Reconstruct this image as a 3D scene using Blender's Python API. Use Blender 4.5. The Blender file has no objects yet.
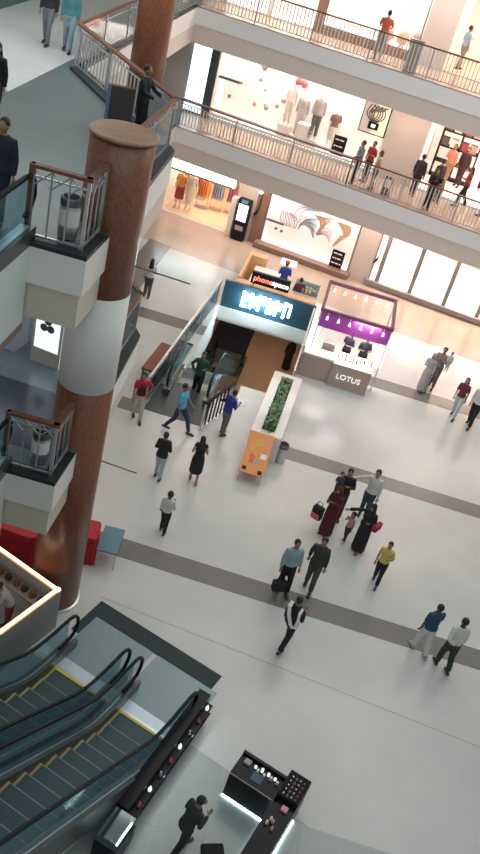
import bpy, bmesh, math, random
from mathutils import Matrix, Vector
random.seed(7)
R = math.radians
SC = bpy.context.scene
COL = SC.collection
V3 = Vector
# ------------------------------------------------------------------ materials
def mat(name, col, rough=0.5, metal=0.0, emit=0.0, ecol=None, vary=0.06, scale=6.0, spec=0.5):
    m = bpy.data.materials.get(name)
    if m: return m
    m = bpy.data.materials.new(name); m.use_nodes = True
    nt = m.node_tree; b = nt.nodes['Principled BSDF']
    tc = nt.nodes.new('ShaderNodeTexCoord'); nz = nt.nodes.new('ShaderNodeTexNoise')
    nz.inputs['Scale'].default_value = scale; nz.inputs['Detail'].default_value = 3
    mx = nt.nodes.new('ShaderNodeMix'); mx.data_type = 'RGBA'
    mx.inputs[6].default_value = tuple(c*(1-vary) for c in col)+(1,)
    mx.inputs[7].default_value = tuple(min(1, c*(1+vary)) for c in col)+(1,)
    nt.links.new(tc.outputs['Object'], nz.inputs['Vector'])
    nt.links.new(nz.outputs['Fac'], mx.inputs[0]); nt.links.new(mx.outputs[2], b.inputs['Base Color'])
    b.inputs['Roughness'].default_value = rough; b.inputs['Metallic'].default_value = metal
    b.inputs['Specular IOR Level'].default_value = spec
    if emit > 0:
        b.inputs['Emission Color'].default_value = tuple(ecol or col)+(1,)
        b.inputs['Emission Strength'].default_value = emit
    return m
def grain_mat(name, c1, c2, rough=0.35, scale=(3, 3, 30), nscale=3.0):
    m = bpy.data.materials.new(name); m.use_nodes = True
    nt = m.node_tree; b = nt.nodes['Principled BSDF']
    tc = nt.nodes.new('ShaderNodeTexCoord'); mp = nt.nodes.new('ShaderNodeMapping'); nz = nt.nodes.new('ShaderNodeTexNoise')
    cr = nt.nodes.new('ShaderNodeValToRGB')
    mp.inputs['Scale'].default_value = scale; nz.inputs['Scale'].default_value = nscale; nz.inputs['Detail'].default_value = 8
    cr.color_ramp.elements[0].position = .3; cr.color_ramp.elements[0].color = c1+(1,)
    cr.color_ramp.elements[1].position = .7; cr.color_ramp.elements[1].color = c2+(1,)
    nt.links.new(tc.outputs['Object'], mp.inputs[0]); nt.links.new(mp.outputs[0], nz.inputs['Vector'])
    nt.links.new(nz.outputs['Fac'], cr.inputs[0]); nt.links.new(cr.outputs[0], b.inputs['Base Color'])
    b.inputs['Roughness'].default_value = rough
    return m
def tile_mat(name, c1, c2, joint, w=0.8, h=0.8, rough=0.22, rot=0.0):
    m = bpy.data.materials.new(name); m.use_nodes = True
    nt = m.node_tree; b = nt.nodes['Principled BSDF']
    tc = nt.nodes.new('ShaderNodeTexCoord'); mp = nt.nodes.new('ShaderNodeMapping'); br = nt.nodes.new('ShaderNodeTexBrick')
    mp.inputs['Rotation'].default_value = (0, 0, rot)
    br.offset = 0; br.inputs['Scale'].default_value = 1; br.inputs['Brick Width'].default_value = w; br.inputs['Row Height'].default_value = h
    br.inputs['Mortar Size'].default_value = .006; br.inputs['Mortar Smooth'].default_value = .3
    br.inputs['Color1'].default_value = c1+(1,); br.inputs['Color2'].default_value = c2+(1,); br.inputs['Mortar'].default_value = joint+(1,)
    nz = nt.nodes.new('ShaderNodeTexNoise'); nz.inputs['Scale'].default_value = .7; nz.inputs['Detail'].default_value = 5
    mx = nt.nodes.new('ShaderNodeMix'); mx.data_type = 'RGBA'; mx.blend_type = 'MULTIPLY'; mx.inputs[0].default_value = .25
    nt.links.new(tc.outputs['Object'], mp.inputs[0]); nt.links.new(mp.outputs[0], br.inputs['Vector']); nt.links.new(tc.outputs['Object'], nz.inputs['Vector'])
    nt.links.new(br.outputs['Color'], mx.inputs[6]); nt.links.new(nz.outputs['Fac'], mx.inputs[7])
    nt.links.new(mx.outputs[2], b.inputs['Base Color']); b.inputs['Roughness'].default_value = rough
    return m
def glass_mat(name, tint, a=0.25, rough=0.08):
    m = bpy.data.materials.new(name); m.use_nodes = True
    nt = m.node_tree; out = nt.nodes['Material Output']; nt.nodes.remove(nt.nodes['Principled BSDF'])
    t = nt.nodes.new('ShaderNodeBsdfTransparent'); t.inputs[0].default_value = tuple(.5+.5*c for c in tint)+(1,)
    g = nt.nodes.new('ShaderNodeBsdfGlossy'); g.inputs['Roughness'].default_value = rough; g.inputs['Color'].default_value = (.8, .9, .92, 1)
    d = nt.nodes.new('ShaderNodeBsdfDiffuse'); d.inputs[0].default_value = tint+(1,)
    m1 = nt.nodes.new('ShaderNodeMixShader'); m1.inputs[0].default_value = .5
    m2 = nt.nodes.new('ShaderNodeMixShader'); m2.inputs[0].default_value = a
    nt.links.new(g.outputs[0], m1.inputs[1]); nt.links.new(d.outputs[0], m1.inputs[2])
    nt.links.new(t.outputs[0], m2.inputs[1]); nt.links.new(m1.outputs[0], m2.inputs[2]); nt.links.new(m2.outputs[0], out.inputs[0])
    return m
M = {}
M['tile'] = tile_mat('floor_tile', (.64, .645, .625), (.63, .635, .615), (.61, .615, .595))
M['band'] = tile_mat('floor_band', (.21, .20, .185), (.225, .21, .195), (.18, .17, .16))
M['band_warm'] = tile_mat('floor_band_warm', (.47, .38, .33), (.48, .40, .35), (.36, .3, .27))
M['tealtile'] = tile_mat('floor_tile_grey', (.40, .44, .45), (.42, .46, .46), (.34, .37, .38))
M['floor_l1'] = tile_mat('floor_polished', (.17, .215, .24), (.185, .23, .255), (.13, .17, .19), rough=.2)
M['floor_dark'] = tile_mat('floor_dark_stone', (.05, .06, .10), (.06, .07, .11), (.03, .03, .05), rough=.2)
M['floor_l2'] = tile_mat('floor_teal_stone', (.13, .155, .155), (.145, .17, .165), (.10, .12, .12), rough=.3)
M['floor_gal'] = tile_mat('floor_gallery', (.50, .39, .32), (.48, .37, .30), (.4, .31, .26))
M['white'] = mat('white_paint', (.78, .77, .74), .6, vary=.02)
M['mint'] = mat('pale_green_paint', (.66, .72, .68), .6, vary=.02)
M['fascia'] = mat('fascia_grey_paint', (.78, .78, .78), .6, vary=.02)
M['fascia_low'] = mat('fascia_beige_paint', (.66, .58, .50), .6, vary=.02)
M['beige'] = mat('beige_paint', (.62, .56, .48), .6, vary=.02)
M['wallgrey'] = mat('pillar_grey_paint', (.55, .51, .49), .6, vary=.02)
M['pillargrey'] = mat('mullion_grey', (.26, .24, .235), .6)
M['shopwhite'] = mat('shop_white', (.88, .84, .80), .6, vary=.02)
M['shoptan'] = mat('shop_tan_floor', (.78, .55, .38), .35, vary=.05)
M['granite'] = mat('dark_granite', (.02, .026, .03), .4, spec=.3, vary=.3, scale=40)
M['landing'] = mat('dark_landing_stone', (.03, .045, .05), .5, spec=.2, vary=.2, scale=20)
M['colwood'] = grain_mat('column_veneer', (.15, .048, .022), (.25, .085, .04), .32, (6, 6, 3), 4)
M['coltop'] = grain_mat('column_top_wood', (.26, .13, .07), (.40, .22, .13), .4, (1, 8, 1), 3)
M['wood'] = grain_mat('handrail_wood', (.12, .045, .02), (.20, .08, .038), .45, (2, 2, 8), 4)
M['darkwood'] = mat('dark_handrail_wood', (.10, .06, .045), .5)
M['palewood'] = mat('pale_orange_wood', (.62, .36, .18), .45, vary=.12)
M['bench'] = grain_mat('bench_wood', (.17, .05, .03), (.27, .09, .05), .7, (3, 12, 3), 3)
M['steel'] = mat('brushed_steel', (.55, .57, .58), .3, .85)
M['balust'] = mat('baluster_champagne', (.68, .61, .54), .4)
M['darksteel'] = mat('dark_steel', (.13, .15, .16), .35, .7)
M['plate'] = mat('escalator_plate', (.21, .28, .30), .4, .45, vary=.1, scale=12)
M['darkplate'] = mat('dark_steel_plate', (.07, .08, .085), .45, .3)
M['comb'] = mat('comb_aluminium', (.50, .62, .68), .35, .5)
M['step'] = mat('step_metal', (.05, .088, .10), .5, .4, vary=.2, scale=15)
M['stepedge'] = mat('step_edge', (.19, .24, .25), .5, .3)
M['yellow'] = mat('yellow_line', (.72, .56, .06), .5)
M['yellow_worn'] = mat('yellow_line_worn', (.42, .36, .12), .5)
M['rubber'] = mat('black_rubber', (.008, .013, .016), .45, spec=.2)
M['deck'] = mat('deck_brown_metal', (.13, .135, .135), .35, .6)
M['glass'] = glass_mat('clear_glass', (.30, .52, .58), .18)
M['shopglass'] = glass_mat('shop_window_glass', (.9, .9, .9), .04)
M['glassblue'] = glass_mat('bluish_glass', (.06, .11, .14), .45)
M['glassgrey'] = glass_mat('grey_glass_panel', (.30, .33, .36), .6)
M['black'] = mat('black_lacquer', (.008, .009, .012), .3, spec=.18)
M['blackm'] = mat('black_matte', (.014, .014, .016), .7, spec=.2)
M['brownframe'] = mat('brown_frame', (.24, .15, .12), .5)
M['led'] = mat('warm_led', (1, .75, .45), .5, emit=4, ecol=(1.0, .84, .62))
M['ledhalo'] = mat('led_halo_orange', (.9, .4, .12), .5, emit=.75, ecol=(1.0, .36, .10))  # orange halo of the LED put into the material as emission
M['ledwhite'] = mat('white_led', (.9, 1, 1), .5, emit=16, ecol=(.78, 1, .97))
M['lbox'] = mat('lightbox_white', (.95, .97, .97), .5, emit=.9, ecol=(.92, .98, 1))
M['lboxcool'] = mat('lightbox_cool', (.8, .95, .97), .5, emit=1.7, ecol=(.72, .95, 1))
M['signglow'] = mat('sign_glow', (.8, .95, 1), .5, emit=12, ecol=(.70, .93, 1))
M['lboxpink'] = mat('lightbox_pink', (.97, .92, .95), .5, emit=1.5, ecol=(1, .90, .96))
M['signblue'] = mat('sign_blue_panel', (.022, .065, .10), .4)
M['red'] = mat('red_cloth', (.42, .01, .02), .7, vary=.2)
M['purple'] = mat('purple_panel', (.36, .06, .36), .5, emit=.12, ecol=(.5, .05, .5))
M['purpleframe'] = mat('plum_frame', (.22, .07, .14), .4)
M['orange'] = mat('orange_panel', (.80, .28, .08), .5)
M['leaf'] = mat('plant_leaf', (.07, .16, .06), .5, vary=.4)
M['leaf2'] = mat('plant_leaf_light', (.16, .30, .12), .5, vary=.4)
M['soil'] = mat('dark_soil', (.03, .025, .02), .9)
M['kioskbrown'] = mat('kiosk_bronze', (.46, .34, .28), .5)
M['cream'] = mat('planter_cream', (.80, .77, .72), .5)
M['skin'] = mat('skin_brown', (.30, .16, .10), .5)
M['skin2'] = mat('skin_light_brown', (.45, .27, .19), .5)
M['hair'] = mat('black_hair', (.012, .010, .010), .5)
M['eye'] = mat('eye_dark', (.02, .02, .02), .2)
M['lip'] = mat('lips', (.28, .10, .08), .5)
M['shoe'] = mat('dark_shoe', (.02, .02, .022), .4)
M['mannequin'] = mat('mannequin_white', (.75, .72, .70), .4)
def cm(r, g, b):
    return mat('cloth_%02d_%02d_%02d' % (r*99, g*99, b*99), (r, g, b), .8, vary=.12, scale=18)
# ------------------------------------------------------------------ mesh builder
class MB:
    def __init__(s): s.v = []; s.f = []; s.m = []; s.mats = []
    def mi(s, m):
        if m not in s.mats: s.mats.append(m)
        return s.mats.index(m)
    def add(s, vs, fs, m):
        n = len(s.v); k = s.mi(m)
        s.v += [tuple(v) for v in vs]; s.f += [tuple(i+n for i in f) for f in fs]; s.m += [k]*len(fs)
        return s
    def box(s, x0, x1, y0, y1, z0, z1, m, T=None):
        vs = [V3((x, y, z)) for z in (z0, z1) for y in (y0, y1) for x in (x0, x1)]
        if T: vs = [T @ v for v in vs]
        return s.add(vs, [(0, 2, 3, 1), (4, 5, 7, 6), (0, 1, 5, 4), (2, 6, 7, 3), (0, 4, 6, 2), (1, 3, 7, 5)], m)
    def prism(s, poly, z0, z1, m, mtop=None):     # poly counter-clockwise
        n = len(poly)
        a = sum(poly[i][0]*poly[(i+1) % n][1]-poly[(i+1) % n][0]*poly[i][1] for i in range(n))
        if a < 0: poly = poly[::-1]
        vs = [(x, y, z0) for x, y in poly]+[(x, y, z1) for x, y in poly]
        s.add(vs, [tuple(range(n))[::-1]]+[(i, (i+1) % n, n+(i+1) % n, n+i) for i in range(n)], m)
        s.add([(x, y, z1) for x, y in poly], [tuple(range(n))], mtop or m)
        return s
    def loft(s, pts, rad, m, seg=10, up=None):    # rad: list of (rx, ry) or r
        pts = [V3(p) for p in pts]; n = len(pts); rings = []
        for i, p in enumerate(pts):
            t = (pts[min(i+1, n-1)]-pts[max(i-1, 0)])
            if t.length < 1e-9: t = V3((0, 0, 1))
            t.normalize()
            ref = V3((1, 0, 0)) if abs(t.x) < .9 else V3((0, 1, 0))
            if up is not None: ref = V3(up)
            u = (ref-t*ref.dot(t)).normalized(); w = t.cross(u)
            r = rad[i] if isinstance(rad, (list, tuple)) else rad
            rx, ry = r if isinstance(r, (list, tuple)) else (r, r)
            rings.append([p+u*(rx*math.cos(2*math.pi*k/seg))+w*(ry*math.sin(2*math.pi*k/seg)) for k in range(seg)])
        vs = [v for r in rings for v in r]; fs = []
        for i in range(n-1):
            for k in range(seg):
                a = i*seg+k; b = i*seg+(k+1) % seg
                fs.append((a, b, b+seg, a+seg))
        fs.append(tuple(range(seg))[::-1]); fs.append(tuple((n-1)*seg+k for k in range(seg)))
        return s.add(vs, fs, m)
    def ell(s, c, r, m, seg=10, rings=6, T=None):
        vs = []; fs = []
        for i in range(1, rings):
            th = math.pi*i/rings
            for k in range(seg):
                ph = 2*math.pi*k/seg
                vs.append(V3((r[0]*math.sin(th)*math.cos(ph), r[1]*math.sin(th)*math.sin(ph), r[2]*math.cos(th))))
        vs.append(V3((0, 0, r[2]))); vs.append(V3((0, 0, -r[2])))
        t = len(vs)-2
        for i in range(rings-2):
            for k in range(seg):
                a = i*seg+k; b = i*seg+(k+1) % seg
                fs.append((a, a+seg, b+seg, b))
        for k in range(seg):
            fs.append((t, k, (k+1) % seg)); L = (rings-2)*seg
            fs.append((t+1, L+(k+1) % seg, L+k))
        if T: vs = [T @ v for v in vs]
        return s.add([v+V3(c) for v in vs], fs, m)
    def lathe(s, prof, m, seg=24, c=(0, 0)):      # prof [(r,z)]
        return s.loft([(c[0], c[1], z) for r, z in prof], [max(r, .001) for r, z in prof], m, seg) if False else s._lathe(prof, m, seg, c)
    def _lathe(s, prof, m, seg, c):
        vs = [(c[0]+r*math.cos(2*math.pi*k/seg), c[1]+r*math.sin(2*math.pi*k/seg), z) for r, z in prof for k in range(seg)]
        fs = []
        for i in range(len(prof)-1):
            for k in range(seg):
                a = i*seg+k; b = i*seg+(k+1) % seg
                fs.append((a, b, b+seg, a+seg))
        fs.append(tuple(range(seg))[::-1]); fs.append(tuple((len(prof)-1)*seg+k for k in range(seg)))
        return s.add(vs, fs, m)
    def mesh(s, name, smooth=False):
        me = bpy.data.meshes.new(name); me.from_pydata(s.v, [], s.f)
        for m in s.mats: me.materials.append(m)
        me.polygons.foreach_set('material_index', s.m)
        if smooth: me.polygons.foreach_set('use_smooth', [True]*len(s.f))
        me.update(); return me
    def build(s, name, parent=None, T=None, smooth=False, label=None, bevel=0):
        o = bpy.data.objects.new(name, s.mesh(name, smooth)); COL.objects.link(o)
        if parent is not None: o.parent = parent
        if T is not None: o.matrix_local = T
        if label: o['label'] = label
        if bevel:
            b = o.modifiers.new('bevel', 'BEVEL'); b.width = bevel; b.segments = 2; b.limit_method = 'ANGLE'
        return o
def tag(o, label, cat, group=None):
    o['label'] = label; o['category'] = cat
    if group: o['group'] = group
    return o
def TR(x, y, z=0, rz=0): return Matrix.Translation((x, y, z)) @ Matrix.Rotation(R(rz), 4, 'Z')
def thing(name, label, cat, T, group=None):
    o = bpy.data.objects.new(name, None); COL.objects.link(o); o.empty_display_size = .2
    o.matrix_world = T; tag(o, label, cat, group); return o
def struct(name, mb, T=None, **k):
    o = mb.build(name, None, T, **k); o['kind'] = 'structure'; return o
def text_part(name, body, size, m, parent, T, extrude=.01, label=None, align='CENTER'):
    c = bpy.data.curves.new(name, 'FONT'); c.body = body; c.size = size; c.extrude = extrude; c.align_x = align; c.align_y = 'CENTER'
    o = bpy.data.objects.new(name, c); COL.objects.link(o)
    dg = bpy.context.evaluated_depsgraph_get(); me = bpy.data.meshes.new_from_object(o.evaluated_get(dg))
    bpy.data.objects.remove(o); bpy.data.curves.remove(c)
    me.materials.clear(); me.materials.append(m)
    o = bpy.data.objects.new(name, me); COL.objects.link(o); o.parent = parent; o.matrix_local = T
    if label: o['label'] = label
    return o
def copy_tree(o, parent=None):
    c = o.copy(); COL.objects.link(c); c.parent = parent
    for ch in [x for x in COL.objects if x.parent == o]: copy_tree(ch, c)
    return c
WF = TR(1.38, 34.1, 0, -8.7)       # wall frame: x along the shop wall, -y towards the hall
EF = TR(-2.48, 13.26, 0, -18.5)    # escalator frame
FRONT = Matrix.Rotation(R(90), 4, 'X')   # text lying in XY -> standing, facing -Y
L1, L2 = 4.2, 8.4
def wf(u, y): p = WF @ V3((u, y, 0)); return (p.x, p.y)
# ------------------------------------------------------------------ ground floor with the escalator well
xs = [-16, -3.8, -3.3, -1.5, -0.02, 14]; ys = [3, 14.73, 15.36, 20.4, 21.02, 22.3, 23.5, 25.85, 26.55, 28.3, 42]
g = MB()
for i in range(len(xs)-1):
    for j in range(len(ys)-1):
        x0, x1, y0, y1 = xs[i], xs[i+1], ys[j], ys[j+1]
        if -3.8 <= x0 and x1 <= -1.5 and 22.3 <= y0 and y1 <= 23.5: continue
        if -3.3 <= x0 and x1 <= -.02 and 23.5 <= y0 and y1 <= 28.3: continue
        if -3.8 <= x0 and x1 <= -3.3 and y0 >= 22.3 and y1 <= 23.5: continue
        m = M['tile']
        if (y0, y1) in ((14.73, 15.36), (20.4, 21.02)) and not (y0 > 20 and -3.8 <= x0 < -.1): m = M['band']
        if (y0, y1) == (25.85, 26.55): m = M['band']
        g.add([(x0, y0, 0), (x1, y0, 0), (x1, y1, 0), (x0, y1, 0)], [(0, 1, 2, 3)], m)
# slab sides round the opening
hole = [(-3.8, 22.3), (-1.5, 22.3), (-1.5, 23.5), (-.02, 23.5), (-.02, 28.3), (-3.3, 28.3), (-3.3, 23.5), (-3.8, 23.5)]
for k in range(len(hole)):
    a, b = hole[k], hole[(k+1) % len(hole)]
    dp = -1.3 if k in (4, 5, 6) and k != 4 else -.55
    if k == 4: dp = -.45
    g.add([(a[0], a[1], 0), (b[0], b[1], 0), (b[0], b[1], dp), (a[0], a[1], dp)], [(0, 1, 2, 3)], M['white'])
struct('floor', g)
def inlay(n, poly, m, z=.004): struct('trim_%d' % n, MB().prism(poly, z-.003, z, m))
inlay(1, [wf(-9.6, -3.35), wf(9, -3.35), wf(9, -2.35), wf(-9.6, -2.35)], M['band_warm'])
inlay(2, [wf(-14, -2.35), wf(9, -2.35), wf(9, 0), wf(-14, 0)], M['floor_gal'])
inlay(3, [(-7.0, 14), (-6.1, 14), (-6.08, 32), (-7.0, 32.2)], M['band'], .005)
inlay(4, [(-1.3, 11.05), (.25, 10.53), (.76, 10.35), (2.56, 9.69), (14, 9.69), (14, 3), (-8, 3), (-8, 12.5), (-3, 11.5)], M['tealtile'])
inlay(5, [(-2.6, 13.40), (5.73, 12.62), (14, 11.8), (14, 11.815), (5.73, 12.635), (-2.6, 13.415)], M['band_warm'], .003)
# basement under the well
b = MB()
b.box(-9, -2.3, 22, 40, -4.3, -4.2, M['floor_dark']); b.box(-2.3, 8, 22, 40, -4.3, -4.2, M['shoptan'])
struct('floor', b)
b = MB(); b.box(-9, 8, 38, 38.2, -4.2, -.5, M['wallgrey']); struct('wall_back', b)
b = MB(); b.box(-4.1, -3.95, 24.5, 38, -4.2, -1.3, M['white']); struct('wall_left', b)
b = MB(); b.box(.6, .75, 23, 38, -4.2, -.5, M['palewood']); struct('wall_right', b)
b = MB(); b.box(-9, 8, 28.35, 40, -.55, -.45, M['white']); struct('ceiling', b)
# ------------------------------------------------------------------ upper floors
def wall_y(x): return 34.1-(x-1.38)*.153
edge = [(-4.2, 11.47), (-3.35, 11.5), (-3.35, 12.46), (-3.4, 14.2), (-3.55, 17.15), (-4.35, 18.35), (-5.2, 19.2), (-6.9, 21.2), (-7.02, 33.2)]
for lv, (zt, lo, mid, nfl) in enumerate(((L1, 3.0, 3.62, 'floor_l1'), (L2, 7.2, 7.82, 'floor_l2'))):
    poly = [(-14, 11.47)]+edge+[(-7.02, 36), (-14, 37)]
    s = MB(); s.prism(poly, zt-.62, zt-.04, M['white']); s.prism([(x-.05 if i and i < 9 else x, y+(.04 if y < 11.6 else 0)) for i, (x, y) in enumerate(poly)], zt-1.2, zt-.62, M['beige'])
    s.prism(poly, zt-.04, zt, M['granite'], M[nfl])
    struct('floor', s)
    gp = [(-7.02, 33.2), (14, 29.25), (14, 32.15), (-7.02, wall_y(-7.02))]
    s = MB(); s.prism(gp, mid, zt-.03, M['fascia']); s.prism([(x, y+.03 if i < 2 else y) for i, (x, y) in enumerate(gp)], lo, mid, M['fascia_low'])
    s.prism(gp, zt-.03, zt, M['brownframe'], M['floor_gal']); struct('floor', s)
    # granite kerb round the landing corner
    k = MB(); k.prism([(-4.2, 11.47), (-3.35, 11.5), (-3.35, 12.46), (-3.62, 12.46), (-3.62, 11.78), (-4.2, 11.75)], zt, zt+.03, M['granite'])
    k.prism([(-3.4, 14.0), (-3.55, 17.15), (-4.35, 18.35), (-5.2, 19.2), (-6.9, 21.2), (-7.12, 20.9), (-5.45, 18.85), (-4.55, 18.0), (-3.85, 17.0), (-3.65, 14.0)], zt, zt+.06, M['granite'])
    k.prism([(-6.98, 21.4), (-7.02, 33.2), (-7.22, 33.2), (-7.2, 21.4)], zt, zt+.05, M['granite'])
    struct('trim_%d' % (6+lv), k)
inl = MB(); inl.prism([(-14, 12.2), (-4.0, 12.2), (-4.0, 14.1), (-14, 14.4)], L1+.001, L1+.004, M['floor_dark']); struct('trim_8', inl)
inl = MB(); inl.prism([(-14, 16), (-7.35, 17.6), (-7.45, 33), (-14, 33)], L2+.001, L2+.004, M['tile']); struct('trim_9', inl)
# ------------------------------------------------------------------ shop wall, three storeys
w = MB()
def seg(u0, u1, z0, z1, m, y0=0, y1=.25, mb=None): (mb or w).box(u0, u1, y0, y1, z0, z1, m)
for u0, u1 in ((-14, -8.98), (-5.8, -4.95), (-.59, .25)): seg(u0, u1, 0, 4.1, M['wallgrey'])
seg(-8.98, 12, 2.8, 4.1, M['wallgrey'])
for u0, u1 in ((-14, -8.8), (-.8, .66)): seg(u0, u1, 4.2, 8.3, M['wallgrey'])
seg(-8.8, 12, 7.15, 8.3, M['wallgrey'])
for u0, u1 in ((-14, -7.9), (-.62, .4)): seg(u0, u1, 8.4, 12.4, M['wallgrey'])
seg(-7.9, 12, 11.3, 12.4, M['wallgrey'])
seg(.25, 12, 0, .12, M['brownframe']); seg(-4.2, -.62, 8.4, 8.66, M['brownframe'], -.12, .0)
struct('wall_back', w, WF)
# shop interiors: floor, back wall, ceiling, sides
def interior(u0, u1, z0, z1, d, mf, mw, side=True):
    struct('floor', MB().box(u0, u1, .26, d, z0-.02, z0+.006, mf), WF)
    struct('wall_back', MB().box(u0-.05, u1+.05, d, d+.1, z0, z1, mw), WF)
    struct('ceiling', MB().box(u0, u1, .26, d, z1, z1+.06, mw), WF)
    struct('wall_left', MB().box(u0-.08, u0, .26, d, z0, z1, mw), WF); struct('wall_right', MB().box(u1, u1+.08, .26, d, z0, z1, mw), WF)
interior(-8.98, -5.8, 0, 2.8, 4, M['shoptan'], M['shopwhite'])
interior(-4.5, -.6, .08, 2.75, .9, M['shopwhite'], M['shopwhite'])
interior(.25, 12, .1, 2.75, 2.2, M['shopwhite'], M['shopwhite'])
interior(-7.72, -.8, 4.36, 7.1, 1.2, M['shopwhite'], M['shopwhite'])
interior(.66, 11, 4.2, 7.1, 4.5, M['shopwhite'], M['shopwhite'])
interior(-7.9, -4.45, 8.4, 11.2, 1.5, M['shopwhite'], M['shopwhite'])
interior(-4.2, -.65, 8.62, 11.2, 1.3, M['shopwhite'], M['shopwhite'])
interior(.4, 11, 8.4, 11.2, 4.5, M['shoptan'], M['shopwhite'])
def window(n, u0, u1, z0, z1, fm, bars=(), fw=.07, y=.05, glass='shopglass', sill=0, bw=.05):
    f = MB()
    f.box(u0, u1, y-.06, y+.06, z0, z0+fw, fm); f.box(u0, u1, y-.06, y+.06, z1-fw, z1, fm)
    f.box(u0, u0+fw, y-.06, y+.06, z0, z1, fm); f.box(u1-fw, u1, y-.06, y+.06, z0, z1, fm)
    for x in bars: f.box(x-bw, x+bw, y-.06, y+.06, z0, z1, fm)
    if sill: f.box(u0-.1, u1+.1, y-sill, y-.06, z0-.08, z0+.12, fm)
    o = struct('window_%d' % n, f, WF)
    p = MB().box(u0+fw, u1-fw, y-.006, y+.006, z0+fw, z1-fw, M[glass]); p.build('pane', o)
    return o
window(1, -4.5, -.6, .1, 2.78, M['brownframe'], fw=.06, sill=.5)
window(2, .25, 11.9, .12, 2.78, M['pillargrey'], bars=(.62, 2.0, 3.42, 4.8, 6.2), fw=.06, sill=.25, bw=.085)
window(3, -7.72, -.82, 4.3, 7.1, M['shopwhite'], fw=.04)
window(4, -7.9, -4.45, 8.42, 11.2, M['shopwhite'], bars=(-6.2,), fw=.05)
window(5, -4.2, -.65, 8.6, 11.2, M['brownframe'], fw=.05, sill=.12)
f = MB(); f.box(-4.95, -4.5, -.06, .3, 0, 2.8, M['brownframe']); f.box(-4.5, -4.2, -.06, .3, 8.4, 11.2, M['brownframe']); f.box(-8.05, -7.72, -.05, .3, 4.2, 7.15, M['darksteel']); struct('trim_10', f, WF)
# bright entrance portal at the left of level one
o = thing('illuminated_sign', 'tall glowing white light panel at left end of first-floor shopfront', 'light panel', WF @ TR(-8.4, 0, 4.2))
MB().box(-.4, .4, -.04, .02, .1, 2.9, M['lboxcool']).build('screen', o); MB().box(-.45, .45, .02, .12, 0, 2.95, M['darksteel']).build('frame', o)
# ------------------------------------------------------------------ columns
def column(x, y, r, zb, zt, bands, label, disc=True):
    o = thing('column', label, 'column', TR(x, y, zb))
    z = zb
    for i, (z1, m) in enumerate(bands):
        MB()._lathe([(r, z-zb), (r, z1-zb)], M[m], 40, (0, 0)).build('cladding_panel', o, smooth=False, label={'colwood': 'brown veneer cladding', 'white': 'white painted section'}[m]).data.polygons.foreach_set('use_smooth', [True]*40+[False]*2)
        z = z1
    if disc: MB()._lathe([(r+.03, z-zb), (r+.035, z-zb+.03), (r+.01, z-zb+.045)], M['coltop'], 40, (0, 0)).build('top_disc', o)
    return o
c = column(-3.5, 13.05, .5, 0, 9.8, [(5.4, 'colwood'), (7.25, 'white'), (9.8, 'colwood')], 'large brown and white round column in the foreground with flat wooden top')
MB()._lathe([(.54, 0), (.54, .06), (.5, .07)], M['steel'], 40, (0, 0)).build('base_ring', c)
for z, le in ((3.78, 1.22), (7.78, 1.45)):
    MB().loft([(.45, .0, z), (le, -.05, z)], .013, M['darksteel'], 8).build('banner_rod', c)
column(-5.95, 23.4, .45, 0, 12.4, [(5.2, 'colwood'), (7.1, 'white'), (12.4, 'colwood')], 'slimmer brown round column behind the diagonal railing on the upper floor', disc=False)
# ------------------------------------------------------------------ railings
def railing(label, pts, z, group=None, h=1.0, style='bar', spacing=.15, hr=.03, wood='wood', panel=None, top=True, name='railing', bw=.011, bm_='steel'):
    o = thing(name, label, 'railing', TR(pts[0][0], pts[0][1], z), group)
    P = [V3((x-pts[0][0], y-pts[0][1], 0)) for x, y in pts]
    hb = MB(); bb = MB(); tb = MB(); pb = MB(); gb = MB()
    for a, b_ in zip(P[:-1], P[1:]):
        d = (b_-a); L = d.length; d.normalize(); T = Matrix.Translation(a) @ Matrix.Rotation(math.atan2(d.y, d.x), 4, 'Z')
        hb.box(-hr, L+hr, -hr*1.3, hr*1.3, h-.05, h, M[wood], T)
        if top: tb.box(0, L, -.015, .015, h-.19, h-.165, M['steel'], T)
        bb.box(0, L, -.02, .02, .06, .09, M['steel'], T)
        if style == 'bar':
            n = max(2, int(L/spacing))
            for i in range(1, n):
                x = L*i/n
                pb.box(x-bw, x+bw, -.012, .012, .09, h-.18 if top else h-.05, M[bm_], T)
                if top: pb.loft([T @ V3((x-L/n/2+.045*math.cos(t), 0, h-.11+.045*math.sin(t))) for t in [k*math.pi/3 for k in range(7)]], .007, M['darksteel'], 4, up=(0.3, .3, .9))
        elif style == 'glass':
            gb.box(.04, L-.04, -.006, .006, .1, h-.06, M[panel or 'glass'], T)
        elif style == 'lattice':
            n = max(2, int(L/.24))
            for i in range(n+1):
                x = L*i/n; pb.box(x-.012, x+.012, -.012, .012, .06, h-.05, M['steel'], T)
            for i in range(n):
                x0, x1 = L*i/n, L*(i+1)/n
                for (a0, b0, a1, b1) in ((x0, h-.32, x1, h-.07), (x0, h-.07, x1, h-.32)):
                    pb.loft([T @ V3((a0, 0, b0)), T @ V3((a1, 0, b1))], .009, M['steel'], 4)
            if panel: gb.box(.04, L-.04, -.004, .004, .1, h-.34, M[panel], T)
        n = max(1, round(L/2.0))
        for i in range(n):
            q = T @ V3((L*i/n, 0, 0)); post = MB().box(q.x-.025, q.x+.025, q.y-.025, q.y+.025, 0, h-.05, M['steel'])
            post.build('post', o)
    q = P[-1]; MB().box(q.x-.025, q.x+.025, q.y-.025, q.y+.025, 0, h-.05, M['steel']).build('post', o)
    hb.build('handrail', o)
    bb.build('bottom_bar', o)
    if tb.v: tb.build('top_bar', o)
    if pb.v: pb.build('baluster_panel', o)
    if gb.v: gb.build('glass_panel', o)
    return o
GR = 'gallery railings'
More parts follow.
